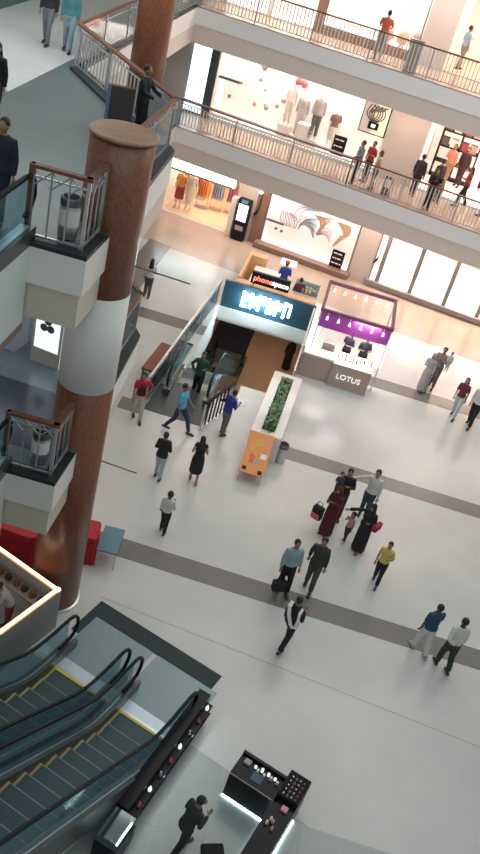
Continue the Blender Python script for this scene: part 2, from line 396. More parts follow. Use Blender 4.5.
railing('first-floor gallery railing with wooden handrail and steel balusters in front of shops', [(-6.95, 33.35), (-.3, 32.1)], L1, hr=.085, wood='darkwood', bw=.02, bm_='balust', spacing=.13)
railing('first-floor gallery railing with thin reddish handrail at right, people leaning on it', [(-.3, 32.1), (13.5, 29.5)], L1, hr=.02, top=False, spacing=.13, bw=.018, bm_='balust')
railing('second-floor gallery railing with thin handrail where a man in orange stands', [(-6.95, 33.35), (13.5, 29.5)], L2, hr=.02, top=False, spacing=.13, bw=.018, bm_='balust')
for z, s in ((L1, 'first-floor'), (L2, 'second-floor')):
    railing(s+' corner railing with wooden handrail and steel lattice enclosing a bin beside the column', [(-4.3, 11.62), (-4.3, 11.9), (-3.5, 11.66), (-3.5, 12.4)][0:1]+[(-3.5, 11.66), (-3.5, 12.42)], z, h=1.12, style='lattice', hr=.04)
    railing(s+' railing with wooden handrail and grey glass beyond the brown column', [(-3.72, 14.2), (-3.74, 17.3), (-4.55, 18.22)], z, style='glass', panel='glassgrey', hr=.035)
    railing(s+' long side railing with grey glass panels running to the far corner', [(-7.08, 21.15), (-7.12, 33.2)], z, style='glass', panel='glassgrey', hr=.03)
railing('second-floor diagonal railing with brown wooden handrail and white balusters', [(-7.05, 21.1), (-4.62, 18.3)], L2, h=1.0, hr=.045, spacing=.17)
# ------------------------------------------------------------------ escalators
def esc_profile(y, y0, z1):
    run = z1/.577
    if y <= y0: return 0
    if y >= y0+run: return z1
    return (y-y0)*.577
def escalator(label, T, wd, rise, y0=2.65, top=2.4, yellow=True, only=None, group=None, plate=(0.4, 1.65), light=False, pm='plate'):
    """local y from the lower landing upwards, x across, steps between the decks"""
    o = thing('escalator', label, 'escalator', T, group)
    run = rise/.577; yend = y0+run+top; dk = .19
    zf = lambda y: esc_profile(y, y0, rise)
    ya, yb = (1.55, yend-.9)
    if only: ya, yb = only
    brk = sorted({ya, *[y for y in (y0-.5, y0-.2, y0, y0+.3, y0+run-.3, y0+run, y0+run+.3) if ya < y < yb], yb})
    def zs(y):   # softened bends
        return (zf(y-.35)+zf(y)+zf(y+.35))/3
    for x in (dk*.5, wd-dk*.5):
        pts = [(x, y, zs(y)+.95) for y in brk]
        if not only or only[0] < 1:
            lo = [(x, ya+.0-.30*math.sin(t)-.0, .95-.33+.33*math.cos(t)) for t in [k*math.pi/8 for k in range(8, 0, -1)]]
            pts = [(x, ya+.25, .30)]+lo+pts
        if not only or only[1] > yend-1.2:
            hi = [(x, yb+.30*math.sin(t), rise+.95-.33+.33*math.cos(t)) for t in [k*math.pi/8 for k in range(1, 9)]]
            pts = pts+hi+[(x, yb-.25, rise+.30)]
        MB().loft(pts, (.04, .028) if False else .036, M['rubber'], 8, up=(1, 0, 0)).build('handrail', o, smooth=True)
        gl = MB()
        for a, b_ in zip(brk[:-1], brk[1:]):
            vs = []
            for xx in (x-.006, x+.006):
                vs += [(xx, a, zs(a)+.22), (xx, b_, zs(b_)+.22), (xx, b_, zs(b_)+.91), (xx, a, zs(a)+.91)]
            gl.add(vs, [(0, 3, 2, 1), (4, 5, 6, 7), (0, 1, 5, 4), (3, 7, 6, 2)], M['glass'])
        gl.build('glass_panel', o)
        dkm = MB(); br2 = [max(ya-.25, 0) if not only else ya]+brk[1:-1]+[yb+.2 if not only else yb]
        for a, b_ in zip(br2[:-1], br2[1:]):
            x0, x1 = x-dk*.5, x+dk*.5
            vs = [(x0, a, zs(a)-.35), (x1, a, zs(a)-.35), (x1, a, zs(a)+.22), (x0, a, zs(a)+.22), (x0, b_, zs(b_)-.35), (x1, b_, zs(b_)-.35), (x1, b_, zs(b_)+.22), (x0, b_, zs(b_)+.22)]
            dkm.add(vs, [(0, 1, 2, 3), (4, 7, 6, 5), (0, 4, 5, 1), (3, 2, 6, 7), (0, 3, 7, 4), (1, 5, 6, 2)], M['deck'])
            dkm.add([(x-.012, a, zs(a)+.225), (x+.012, a, zs(a)+.225), (x+.012, b_, zs(b_)+.225), (x-.012, b_, zs(b_)+.225)], [(0, 1, 2, 3)], M['comb'])
        dkm.build('side_deck', o)
    # landing plates
    if not only or only[0] < 1:
        lp = MB(); lp.box(.0, wd, plate[0], plate[1], .0, .012, M['plate']); lp.build('landing_plate', o)
        cb = MB(); cb.box(dk, wd-dk, plate[1], plate[1]+.3, .0, .016, M['comb'])
        cb.box(dk, wd-dk, plate[1]+.24, plate[1]+.3, .016, .02, M['steel'])
        cb.build('comb_plate', o)
    up = MB(); ut = y0+run+.5
    up.box(0, wd, ut+.35, yend+.3, rise, rise+.012, M[pm]); up.box(dk, wd-dk, ut, ut+.35, rise, rise+.014, M['comb'] if pm == 'plate' else M['darksteel']); up.build('landing_plate', o)
    # truss under the steps
    tr = MB()
    for a, b_ in ((plate[1]+.3, y0), (y0, y0+run), (y0+run, yend+.3)):
        za, zb = zf(a)-.12, zf(b_)-.12
        if a < y0: za = zb = -.25
        if a < y0 and rise == 4.2 and T.translation.z > -1: za = zb = .001-.0
        if za > -.2 and a < y0: continue
        vs = [(0.01, a, max(za-.6, 0 if T.translation.z > -1 else -9)), (wd-.01, a, max(za-.6, 0)), (wd-.01, a, za-.12), (.01, a, za-.12), (.01, b_, max(zb-.6, 0)), (wd-.01, b_, max(zb-.6, 0)), (wd-.01, b_, zb-.12), (.01, b_, zb-.12)]
        tr.add(vs, [(0, 1, 2, 3), (4, 7, 6, 5), (0, 4, 5, 1), (3, 2, 6, 7), (0, 3, 7, 4), (1, 5, 6, 2)], M['mint'])
    if tr.v: tr.build('truss', o)
    # steps
    sp = plate[1]+.3; y = sp; proto = None; k = 0
    while y < ut-.01:
        z = (zf(y)+zf(y+.4))/2 if y+.4 > y0 else .0
        z = round(z/.01)*.01
        if proto is None:
            s = MB(); wi = wd-2*dk
            s.box(0, wi, 0, .4, -.16, -.005, M['step']); s.box(.045, wi-.045, .0, .40, -.005, .0, M['step'])
            for i in range(18):
                xx = .06+(wi-.12)*(i+.5)/18; s.box(xx-.006, xx+.006, .02, .39, 0, .004, M['step'])
            s.box(0, .045, 0, .4, -.005, .006, M['yellow']); s.box(wi-.045, wi, 0, .4, -.005, .006, M['yellow_worn'])
            s.box(0, .045, -.008, .0, -.16, .006, M['yellow']); s.box(.045, wi-.045, 0, .02, -.003, .005, M['stepedge'])
            proto = s.build('step', o); st = proto
            MB().box(0, wi, .0, .05, .002, .009, M['yellow']).build('edge_line', o, Matrix.Translation((dk, sp, .01)))
        else:
            st = proto.copy(); COL.objects.link(st); st.parent = o
        st.location = (dk, y, z+.005 if y < y0 else z+.0); y += .4; k += 1
    return o
def place_e(s_right): return EF @ TR(s_right, 0, 0, 180)   # local y runs away down the hall towards the viewer
escalator('left escalator of the pair rising from the dark landing, beside the glowing counter', place_e(1.58), 1.44, 4.2, group=None)
escalator('right escalator of the pair rising from the dark landing, beside the black display wall', place_e(3.12), 1.44, 4.2)
MB_ = MB(); MB_.box(-.05, 2.98, -.40, .02, .0, .014, M['landing']); MB_.box(-.05, .14, -.4, -1.0, 0, .013, M['landing']); struct('trim_11', MB_, EF)
o = escalator('escalator going down to the basement in the middle of the hall', TR(-2.15, 33.33, -4.2, 180), 1.4, 4.2, y0=2.65, top=2.4, pm='darkplate')
for z, s in ((L1, 'first-floor'), (L2, 'second-floor')):
    e = thing('escalator', s+' escalator head with curved black handrail beside the enclosed bin, at the left edge', 'escalator', TR(-4.2, 11.47, z))
    hr_ = [(-.13, .05, .35), (-.13, .22, .42), (-.13, .34, .6), (-.13, .30, .8), (-.13, .15, .93), (-.13, -.05, .96), (-.13, -2.4, .96)]
    MB().loft(hr_, .04, M['rubber'], 8, up=(1, 0, 0)).build('handrail', e, smooth=True); MB().box(-.16, -.09, .12, .2, -.05, 1.12, M['wood']).build('post', e)
    MB().box(-.137, -.123, -2.4, .25, .2, .92, M['glass']).build('glass_panel', e)
    d = MB().box(-.3, .0, -2.4, .2, -.05, .2, M['deck']); d.box(-.2, -.06, -2.4, .1, .2, .215, M['comb']); d.build('side_deck', e)
    MB().box(-1.5, -.3, -2.4, .2, -.04, .015, M['plate']).build('landing_plate', e)
    t = MB().box(-1.7, -.0, -2.4, -.0, -1.3, -.05, M['mint']); t.box(-1.7, .012, -2.4, -.0, -1.42, -1.3, M['brownframe']); t.build('truss', e)
# black display wall beside the right escalator
o = thing('display_wall', 'low black display wall with lit shelves along the right escalator', 'display', EF @ TR(2.96, -1.02, 0, 3.0))
MB().box(0, .24, -2.85, 0, 0, .62, M['black']).build('cabinet', o)
for z, L_ in ((.42, .0), (.2, .0)):
    MB().box(.24, .36, -2.8, -.05, z, z+.02, M['black']).build('shelf', o)
lb = MB()
for y in (-2.7, -2.0, -1.4, -.75): lb.box(.241, .247, y, y+.5, .36, .40, M['ledwhite'])
lb.build('light_strip', o)
o2 = thing('glass_showcase', 'glass showcase with bright reflections at the near end of the black display wall', 'display', EF @ TR(3.17, -4.5, 0, 3))
MB().box(0, .42, 0, .6, 0, .4, M['black']).build('base', o2); MB().box(.02, .40, .02, .58, .4, .62, M['glassblue']).build('glass_case', o2)
MB().box(.36, .385, .05, .5, .56, .6, M['ledwhite']).build('light_strip', o2)
gi = 0
for i in range(16):
    y = -2.75+i*.17; z = .44 if i % 2 else .22
    s = MB(); c_ = [M['lbox'], cm(.7, .1, .2), M['steel']][i % 3]
    s._lathe([(.03, 0), (.035, .05), (.02, .09), (.012, .12)], c_, 10, (0, 0))
    t = s.build('perfume_bottle', None, EF @ TR(2.96, -1.02, 0, 3.0) @ TR(.30, y, z)); tag(t, 'small bright bottle on the lit shelves of the black display wall', 'bottle', 'bottles on the black display wall')
# ------------------------------------------------------------------ well railings and sign
railing('glass railing with steel handrail along the left side of the escalator well', [(-3.84, 20.85), (-3.42, 28.3)], 0, h=1.0, style='glass', panel='glassblue', hr=.025, wood='steel')
railing('short glass railing along the right side of the escalator well', [(-.05, 28.2), (-.07, 23.6)], 0, h=1.0, style='glass', panel='glassblue', hr=.02, wood='steel')
railing('short steel barred railing beside the man in blue at the escalator head', [(-2.1, 20.5), (-1.62, 21.9)], 0, h=.95, style='bar', wood='blackm', hr=.03, top=False, spacing=.2, bw=.03, bm_='blackm')
inlay(12, [(-3.8, 20.7), (-2.1, 20.7), (-2.1, 22.3), (-3.8, 22.3)], M['darkplate'], .006)
o = thing('sign_board', 'dark blue sign board with glowing white lights above the escalator well', 'sign', TR(-3.28, 28.36, 0))
MB().box(0, 3.28, 0, .10, .0, 1.0, M['signblue']).build('board', o)
lt = MB(); x = .7
for k, wk in enumerate((.30, .28, .34, .28, .30, .34)):
    lt.box(x, x+.09, -.04, .0, .22, .80, M['signglow']); lt.box(x, x+wk-.08, -.04, .0, (.22, .46, .70)[k % 3], (.32, .56, .80)[k % 3], M['signglow'])
    lt.box(x+wk-.14, x+wk-.07, -.04, .0, .3 if k % 2 else .48, .72, M['signglow']); x += wk
lt.build('glowing_letters', o)
tk = MB()
for x in (.95, 1.08, 1.45, 1.75, 2.0, 2.12): tk.box(x, x+.03, -.015, .0, -.2, -.06, M['lbox'])
tk.box(1.72, 1.82, -.015, 0, -.2, -.17, M['lbox']); tk.box(.95, 1.11, -.015, 0, -.08, -.06, M['lbox'])
tk.build('small_letters', o)
for x in (-2.4, -1.9, -1.4):
    l = bpy.data.lights.new('sign_halo_light', 'POINT'); l.energy = 38; l.color = (.62, .9, 1); l.shadow_soft_size = .08  # point lights added to throw a halo round the letters
    o = bpy.data.objects.new('sign_halo_light', l); COL.objects.link(o); o.location = (x, 28.14, .52)
# ------------------------------------------------------------------ furniture around the well
o = thing('bench', 'long reddish brown wooden bench outside the left glass railing of the well', 'bench', TR(-4.3, 21.75, 0, -4))
MB().box(0, .5, 0, 1.75, .58, .66, M['bench']).build('seat', o, bevel=.01)
for x, y in ((.03, .03), (.42, .03), (.03, 1.68), (.42, 1.68)): MB().box(x, x+.05, y, y+.05, 0, .58, M['bench']).build('leg', o)
o = thing('planter', 'long cream planter box filled with leafy green plants', 'planter', TR(-.72, 20.0, 0, -1.5))
s = MB(); W_, D_, H_ = .86, 3.5, .85
s.box(0, W_, 0, D_, 0, .6, M['cream'])
s.box(0, .26, 0, D_, .6, H_, M['cream']); s.box(W_-.24, W_, 0, D_, .6, H_, M['cream']); s.box(.26, W_-.24, 0, .22, .6, H_, M['cream']); s.box(.26, W_-.24, D_-.2, D_, .6, H_, M['cream'])
s.build('box', o, bevel=.008); MB().box(.26, W_-.24, .22, D_-.2, .6, .74, M['soil']).build('soil', o)
def leafy(seed, n, hh=.35, sp=.16):
    random.seed(seed); s = MB()
    for i in range(n):
        a = random.uniform(0, 6.28); t = random.uniform(.2, 1); L = random.uniform(.08, .15)
        b0 = V3((math.cos(a)*sp*t*.5, math.sin(a)*sp*t, random.uniform(.05, hh))); d = V3((math.cos(a), math.sin(a), random.uniform(-.2, .7))).normalized()
        sd = d.cross(V3((0, 0, 1))).normalized()*L*.3
        s.add([b0, b0+d*L*.5+sd, b0+d*L, b0+d*L*.5-sd, b0+d*L*.5+V3((0, 0, .008))], [(0, 1, 4), (1, 2, 4), (2, 3, 4), (3, 0, 4)], M['leaf'] if i % 3 else M['leaf2'])
    for i in range(5): s.loft([(0, 0, 0), (random.uniform(-.06, .06), random.uniform(-.1, .1), hh)], .006, M['leaf'], 5)
    return s
for i, y in enumerate((.35, .62, .9, 1.2, 1.5, 1.85, 2.2, 2.6, 3.0)):
    hh = (.34 if i < 4 else .16)
    t = leafy(i, 60 if i < 5 else 34, hh, .2).build('potted_plant', None, TR(-.72, 20.0, 0, -1.5) @ TR(.44, y, .74))
    tag(t, ['bushy tall green plant at the near end of the cream planter', 'low sparse green plant at the far end of the cream planter'][i >= 4], 'plant', ['tall plants in the cream planter', 'low plants in the cream planter'][i >= 4])
o = thing('display_board', 'sloping orange patterned display board with two black squares in front of the planter', 'display board', TR(-.70, 20.0, 0))
SL = Matrix.Translation((0, -1.2, .32)) @ Matrix.Rotation(math.atan2(.54, 1.2), 4, 'X')
s = MB().box(0, .66, 0, 1.31, -.03, 0, M['orange'], SL)
random.seed(3)
for i in range(14):
    x, y, a, b_ = random.uniform(.06, .45), random.uniform(.3, 1.0), random.uniform(.05, .14), random.uniform(.08, .2)
    s.box(x, x+a, y, y+b_, 0, .0015+i*.0001, [cm(.72, .45, .08), cm(.45, .42, .28), cm(.75, .16, .1), cm(.8, .4, .12)][i % 4], SL)
s.box(.06, .17, .08, .19, 0, .006, M['black'], SL); s.box(.49, .60, .04, .16, 0, .006, M['black'], SL); s.box(.44, .60, .52, .68, 0, .006, M['shopwhite'], SL)
s.build('board', o)
for x in (.03, .6): MB().box(x, x+.03, -1.18, -1.15, 0, .31, M['steel']).build('leg', o)
for x in (.03, .6): MB().box(x, x+.03, -.08, -.05, 0, .79, M['steel']).build('leg', o)
def bin_(label, T, r=.19, h=.72, paper=False):
    o = thing('waste_bin', label, 'bin', T)
    MB()._lathe([(r*.95, 0), (r, .02), (r, h-.12)], M['steel'], 24, (0, 0)).build('body', o)
    s = MB(); s._lathe([(r*1.03, h-.12), (r*1.05, h-.02), (r*.9, h)], M['darksteel'], 24, (0, 0)); s.build('rim', o)
    MB()._lathe([(r*.8, h), (r*.8, h+.004)], M['blackm'], 24, (0, 0)).build('opening', o)
    if paper: MB()._lathe([(r+.004, .2), (r+.004, .45)], M['white'], 24, (0, 0)).build('paper_label', o, label='white paper band')
    return o
bin_('round steel waste bin against the right side of the cream planter', TR(.26, 20.2, 0), .14, .6)
bin_('round steel bin behind the second-floor corner railing by the brown column top', TR(-3.84, 12.0, L2+.03), .15, .62, True)
bin_('round steel bin behind the first-floor corner railing by the brown column', TR(-3.84, 12.0, L1+.03), .15, .62, True)
# ------------------------------------------------------------------ phonespace kiosk
K = TR(-2.95, 28.5, 0)
o = thing('phone_kiosk', 'orange wooden phone accessory kiosk behind the blue sign board', 'kiosk', K)
s = MB(); s.box(0, 2.9, 0, .35, 0, 1.0, M['palewood']); s.box(0, .1, .35, 2.9, 0, 1.05, M['palewood']); s.box(.1, .7, 2.5, 2.9, 0, 1.05, M['palewood']); s.build('counter', o)
MB().box(.35, 1.35, .9, 2.4, 0, .75, M['white']).build('cabinet', o, label='white low cabinet')
for k, y in enumerate((.7, 1.3)):
    s = MB().box(2.0, 2.85, y, y+.45, 0, .95, M['cream']); s.box(1.98, 2.87, y-.02, y+.47, .95, .98, M['glass']); s.build('showcase', o)
MB().box(1.2, 1.8, 2.6, 2.62, 1.0, 1.25, M['lbox']).build('light_panel', o)
sg = MB().box(.5, 1.87, -.02, .10, 1.12, 1.55, M['black']); sg = sg.build('sign_box', o)
MB().box(.6, .64, .02, .06, 1.0, 1.12, M['steel']).build('bracket', sg); 
text_part('sign_letters', 'phone', .27, mat('sign_red', (1, .2, .12), .5, emit=3.2, ecol=(1, .12, .05)), sg, Matrix.Translation((.92, -.03, 1.33)) @ FRONT, label='glowing red letters')
text_part('sign_letters', 'space', .27, mat('sign_white', (1, 1, 1), .5, emit=2.4), sg, Matrix.Translation((1.54, -.03, 1.33)) @ FRONT, label='glowing white letters')
random.seed(5)
for i in range(18):
    x, y = 2.05+.13*(i % 6), 28.5+.8+.13*(i//6)
    c_ = [cm(.7, .65, .6), cm(.5, .2, .12), cm(.3, .3, .35), cm(.75, .6, .3)][i % 4]
    t = MB().box(-.035, .035, -.02, .02, 0, .12, c_).build('phone_case', None, TR(x-2.95, y, .98, random.uniform(-20, 20)))
    tag(t, 'small boxed accessory on the glass top of the phone kiosk showcase', 'box', 'accessories on the phone kiosk')
# ------------------------------------------------------------------ Lotus kiosk
o = thing('jewellery_kiosk', 'small open kiosk with purple fascia, lit counters and LOTUS on the front', 'kiosk', TR(0, 25.2, 0))
s = MB(); s.box(.0, 1.02, .0, .55, 0, .8, M['kioskbrown']); s.box(0, .45, .55, 2.3, 0, .8, M['kioskbrown']); s.build('side_counter', o)
s = MB(); s.box(1.02, 2.28, -.12, .5, 0, .82, M['kioskbrown']); s.box(1.0, 2.3, -.14, -.10, 0, .06, M['steel']); fc = s.build('front_counter', o)
text_part('sign_letters', 'LOTUS', .26, mat('letters_white', (.95, .95, .95), .4, emit=.6), fc, Matrix.Translation((1.62, -.13, .42)) @ FRONT, .012)
s = MB(); s.box(1.04, 2.26, -.1, .48, .82, .98, M['lbox']); s.build('lit_display_case', o, label='glowing white display case')
MB().box(.03, 1.0, .03, .53, .8, .84, M['cream']).build('worktop', o)
for x in (.2, 2.45):
    for y in (.35, 2.6): MB().box(x-.018, x+.018, y-.018, y+.018, 0, 2.24, M['steel']).build('post', o)
s = MB()
for y in (.35, 2.6): s.box(.16, 2.49, y-.05, y+.05, 2.22, 2.32, M['purpleframe'])
for x in (.2, 2.45): s.box(x-.05, x+.05, .35, 2.6, 2.22, 2.32, M['purpleframe'])
s.build('canopy_frame', o)
MB().box(.2, 2.45, .36, .42, 1.68, 2.22, M['purple']).build('fascia_panel', o, label='purple panel')
for x in (.02, 2.22):
    s = MB().box(x, x+.30, .46, .54, .8, 1.8, M['lboxpink']); s.build('light_panel', o, label='glowing white picture panel')
for k in range(6):
    for y in (.30, 2.52):
        x = .42+k*.36
        s = MB().loft([(x, y, 2.24), (x, y-.08, 2.12)], .012, M['steel'], 6); s.loft([(x, y-.07, 2.15), (x, y-.13, 2.04)], [.025, .045], M['lbox'], 8); s.build('spot_lamp', o)
MB().box(.55, .95, .85, 1.2, 0, .95, M['steel']).build('stool_cabinet', o)
random.seed(8)
for i in range(30):
    x, y = 1.12+.12*(i % 10), 25.16+.14*(i//10)
    t = MB()._lathe([(.03, 0), (.03, .03), (.012, .06+.03*(i % 3))], [cm(.75, .25, .2), cm(.8, .55, .2), M['shopwhite'], cm(.15, .1, .12)][(i*7//3) % 4], 8, (0, 0)).build('jewellery_stand', None, TR(x, y, .98))
    tag(t, 'tiny jewellery stand on the glowing LOTUS counter', 'jewellery stand', 'jewellery stands on the LOTUS counter')
# ------------------------------------------------------------------ ground-floor left shop
o = thing('shop_sign', 'long glowing white shop sign above the open clothes shop', 'sign', WF @ TR(-8.95, 0, 0))
s = MB().box(0, 3.1, -.1, -.0, 1.85, 2.8, M['brownframe']); s.build('sign_box', o)
s = MB(); x = .15
for k in range(9): s.box(x, x+.26, -.13, -.1, 1.95, 2.3+.08*(k % 2), M['signglow']); x += .32
s.build('glowing_letters', o)
o = thing('info_kiosk', 'upright black screen stand with lit display beside the open shop', 'display', WF @ TR(-5.62, -.42, 0))
s = MB().box(0, .55, 0, .3, .0, 1.75, M['blackm']); s.build('body', o, bevel=.04)
MB().box(.07, .48, -.012, 0, .85, 1.55, M['lboxcool']).build('screen', o, label='glowing screen'); MB().box(.1, .45, -.012, 0, .45, .65, M['steel']).build('keypad', o)
MB().box(.15, .42, -.012, 0, 1.60, 1.75, cm(.1, .3, .45)).build('header', o)
o = thing('display_shelf', 'narrow white shelf unit with dark items left of the black screen stand', 'shelf', WF @ TR(-5.95, -.2, 0))
s = MB().box(0, .22, 0, .3, 0, 1.6, M['shopwhite']); s.build('body', o)
o = thing('wall_shelf', 'long white wall shelf under the glowing sign inside the clothes shop', 'shelf', WF @ TR(-8.4, 3.4, 0))
MB().box(0, 2.5, 0, .5, 1.2, 1.26, M['shopwhite']).build('board', o); MB().box(0, 2.5, .3, .5, 0, 1.2, M['shoptan']).build('cabinet', o)
for i in range(9):
    t = MB().box(-.1, .1, -.08, .08, 0, .2, [cm(.1, .3, .5), cm(.6, .6, .6), cm(.15, .12, .12)][i % 3]).build('folded_clothes', None, WF @ TR(-8.2+.27*i, 3.6, 1.26))
    tag(t, 'small stack of clothes on the wall shelf inside the clothes shop', 'clothes', 'clothes on the shop shelf')
for i, (u, y, c_) in enumerate(((-8.6, 1.6, (.6, .25, .05)), (-7.8, 1.7, (.72, .3, .08)), (-7.25, 2.0, (.35, .4, .5)), (-6.6, 2.2, (.55, .2, .25)), (-8.3, 2.7, (.4, .05, .07)))):
    rk = thing('clothes_rack', ['clothes rack with orange garments at the shop left edge', 'clothes rack with bright orange garments behind the white mannequin', 'clothes rack with grey blue garments in the shop', 'clothes rack with pink garments at the shop back', 'clothes rack with dark red garments at the shop back left'][i], 'clothes rack', WF @ TR(u, y, 0))
    s = MB()
    for x in (-.25, .25): s.loft([(x, 0, 0), (x, 0, 1.4)], .015, M['steel'], 6)
    s.loft([(-.25, 0, 1.4), (.25, 0, 1.4)], .015, M['steel'], 6); s.box(-.28, .28, -.2, .2, 0, .03, M['steel']); s.build('frame', rk)
    for k in range(5):
        x = -.2+k*.1; q = MB(); q.add([(x-.02, -.2, .5), (x+.02, -.2, .5), (x+.02, .2, .5), (x-.02, .2, .5), (x-.012, -.14, 1.3), (x+.012, -.14, 1.3), (x+.012, .14, 1.3), (x-.012, .14, 1.3)], [(0, 3, 2, 1), (4, 5, 6, 7), (0, 1, 5, 4), (1, 2, 6, 5), (2, 3, 7, 6), (3, 0, 4, 7)], cm(*[min(1, v*(.8+.1*k)) for v in c_])); q.build('garment', rk)
# ------------------------------------------------------------------ ground display window art
def ribbon(mb, pts, wd, y, m, th=.008):
    for (a, b_) in zip(pts[:-1], pts[1:]):
        a = V3((a[0], y, a[1])); b_ = V3((b_[0], y, b_[1])); d = (b_-a).normalized(); n = V3((-d.z, 0, d.x))*wd/2
        mb.add([a-n, b_-n, b_+n, a+n, a-n-V3((0, th, 0)), b_-n-V3((0, th, 0)), b_+n-V3((0, th, 0)), a+n-V3((0, th, 0))], [(0, 1, 2, 3), (4, 7, 6, 5), (0, 4, 5, 1), (3, 2, 6, 7), (0, 3, 7, 4), (1, 5, 6, 2)], m)
def curve(x, z, dx, dz, bend, n=7):
    return [(x+dx*t-dz*bend*math.sin(math.pi*t), z+dz*t+dx*bend*math.sin(math.pi*t)) for t in [i/n for i in range(n+1)]]
s = MB(); random.seed(11); yb = .30
blu, red, tan, gry = cm(.35, .55, .68), cm(.75, .28, .2), cm(.75, .5, .32), cm(.3, .33, .42)
pb = cm(.55, .62, .72)
for k in range(9): ribbon(s, curve(-3.5+.07*k, 1.35, .35+.03*k, .75, .25), .035, yb-.001*k, [blu, pb, gry][k % 3])
for k in range(7): ribbon(s, curve(-3.9+.06*k, 1.6, .3, -.55, -.3+.1*k), .04, yb-.01-.001*k, [gry, blu, red][k % 3])
for k in range(10): ribbon(s, curve(-3.1, 1.35-.03*k, .7, .12*k-.4, .2), .05, yb-.02-.001*k, [gry, pb, blu][k % 3])
for k in range(9): ribbon(s, curve(-2.6+.07*k, 1.9, .25, -.75+.1*k, .3), .05, yb-.03-.001*k, [red, cm(.8, .45, .35), tan][k % 3])
for k in range(6): ribbon(s, curve(-2.3, 1.1, .6, -.1+.1*k, .3), .03, yb-.04-.001*k, [red, gry][k % 2])
for k in range(9): ribbon(s, curve(-1.65+.07*k, 1.95, .1-.05*k, -1.05+.06*k, .35), .06, yb-.05-.001*k, [tan, cm(.8, .62, .4), cm(.6, .4, .25)][k % 3])
for k in range(5): ribbon(s, curve(-3.2, 2.0+.08*k, 1.7, -.1, .12), .012, yb-.06-.001*k, [gry, red][k % 2])
t = s.build('window_graphic', None, WF); tag(t, 'abstract swirling blue, orange and tan lines inside the lit ground-floor window', 'artwork')
def placard(label, T, w_, h_, rows=4):
    o = thing('placard', label, 'sign', T); MB().box(0, w_, 0, .03, 0, h_, M['blackm']).build('board', o)
    s = MB(); random.seed(2)
    for r in range(rows):
        z = h_*(1-(r+.6)/rows)
        x = w_*.12
        while x < w_*.8:
            l = random.uniform(.06, .16)*w_*2; l = min(l, w_*.88-x); s.box(x, x+l, -.006, 0, z-.03, z+.02, M['shopwhite']); x += l+.03
    s.build('lettering', o); return o
placard('black placard with white lines in the corner of the lit ground-floor window', WF @ TR(-1.42, -.04-.05, .12), .52, .82)
placard('black placard with pale photos at the right end of the first-floor display window', WF @ TR(-2.62, -.12, 4.5), .5, .72, 3)
o = thing('shelf_bar', 'dark horizontal bar at the left of the lit ground-floor window', 'bar', WF @ TR(-4.48, .3, 1.0)); MB().box(0, .75, 0, .1, 0, .07, M['darksteel']).build('bar', o)
o = thing('shelf_bar', 'dark horizontal bar with end knob in the first-floor display window', 'bar', WF @ TR(-7.7, .3, 5.75)); MB().box(0, .85, 0, .1, 0, .09, M['darksteel']).build('bar', o); MB().ell((.92, .05, .05), (.06, .05, .06), M['brownframe']).build('knob', o)
for i, (x, z) in enumerate(((.5, .75), (.75, .72))):
    t = MB().box(-.05, .05, -.05, .05, 0, .08, M['darksteel']).build('trinket', None, WF @ TR(-4.5+x, .3, z-.1*0)); tag(t, ['dark trinket left of pair in lit ground-floor window', 'dark trinket right of pair in lit ground-floor window'][i], 'ornament')
# pipe-like door handles on the ground front
for i, (u, z, lab) in enumerate(((.36, 1.0, 'long dark wavy pull handle on the pale ground-floor shopfront'), (-4.86, 1.2, 'dark wall lamp with glowing bulb between the open shop and the lit window'))):
    o = thing('pull_handle' if i == 0 else 'wall_lamp', lab, 'handle' if i == 0 else 'lamp', WF @ TR(u, -.14, z))
    MB().loft([(0.1, 0, .9), (.06, 0, .6), (.07, 0, .35), (0, 0, .1), (-.08, 0, 0)], [.015, .02, .02, .05, .05], M['blackm'], 8).build('grip' if i == 0 else 'arm', o)
    if i: MB().ell((.02, -.1, 1.0), (.09, .09, .06), M['led'], 12, 8).build('bulb', o)
o = thing('signage_strip', 'thin orange shelf strip inside the bright ground-floor shopfront at right', 'shelf', WF @ TR(2.3, 1.9, 1.55)); MB().box(0, 6, 0, .2, 0, .18, cm(.8, .45, .2)).build('board', o); MB().box(0, 6, -.1, 0, -.3, -.26, cm(.75, .5, .3)).build('lower_board', o)
# ------------------------------------------------------------------ first-floor display window
o = thing('poster', 'framed poster with dark plant shape on yellow-white ground on first-floor wall', 'poster', WF @ TR(-1.86, -.1, 5.62))
MB().box(0, 1.03, 0, .06, 0, 1.27, M['blackm']).build('frame', o)
s = MB().box(.04, .99, -.012, 0, .04, 1.23, mat('poster_paper', (.80, .80, .55), .5, emit=.35, ecol=(.95, .95, .7)))
s.box(.04, .5, -.014, -.012, .04, 1.23, M['shopwhite'])
for k in range(8): ribbon(s, curve(.42+.02*k, .45, .05*(k-3), .6, .3*(-1)**k), .04, -.016-.001*k, cm(.12, .1, .1))
for k in range(6): ribbon(s, curve(.3+.09*k, .75+.03*k, .15, .12, .4), .06, -.03-.001*k, cm(.2, .18, .18))
s.box(.33, .72, -.05, -.012, .2, .45, M['blackm']); s.box(.45, .6, -.053, -.05, .27, .38, M['lboxcool']); s.build('print', o)
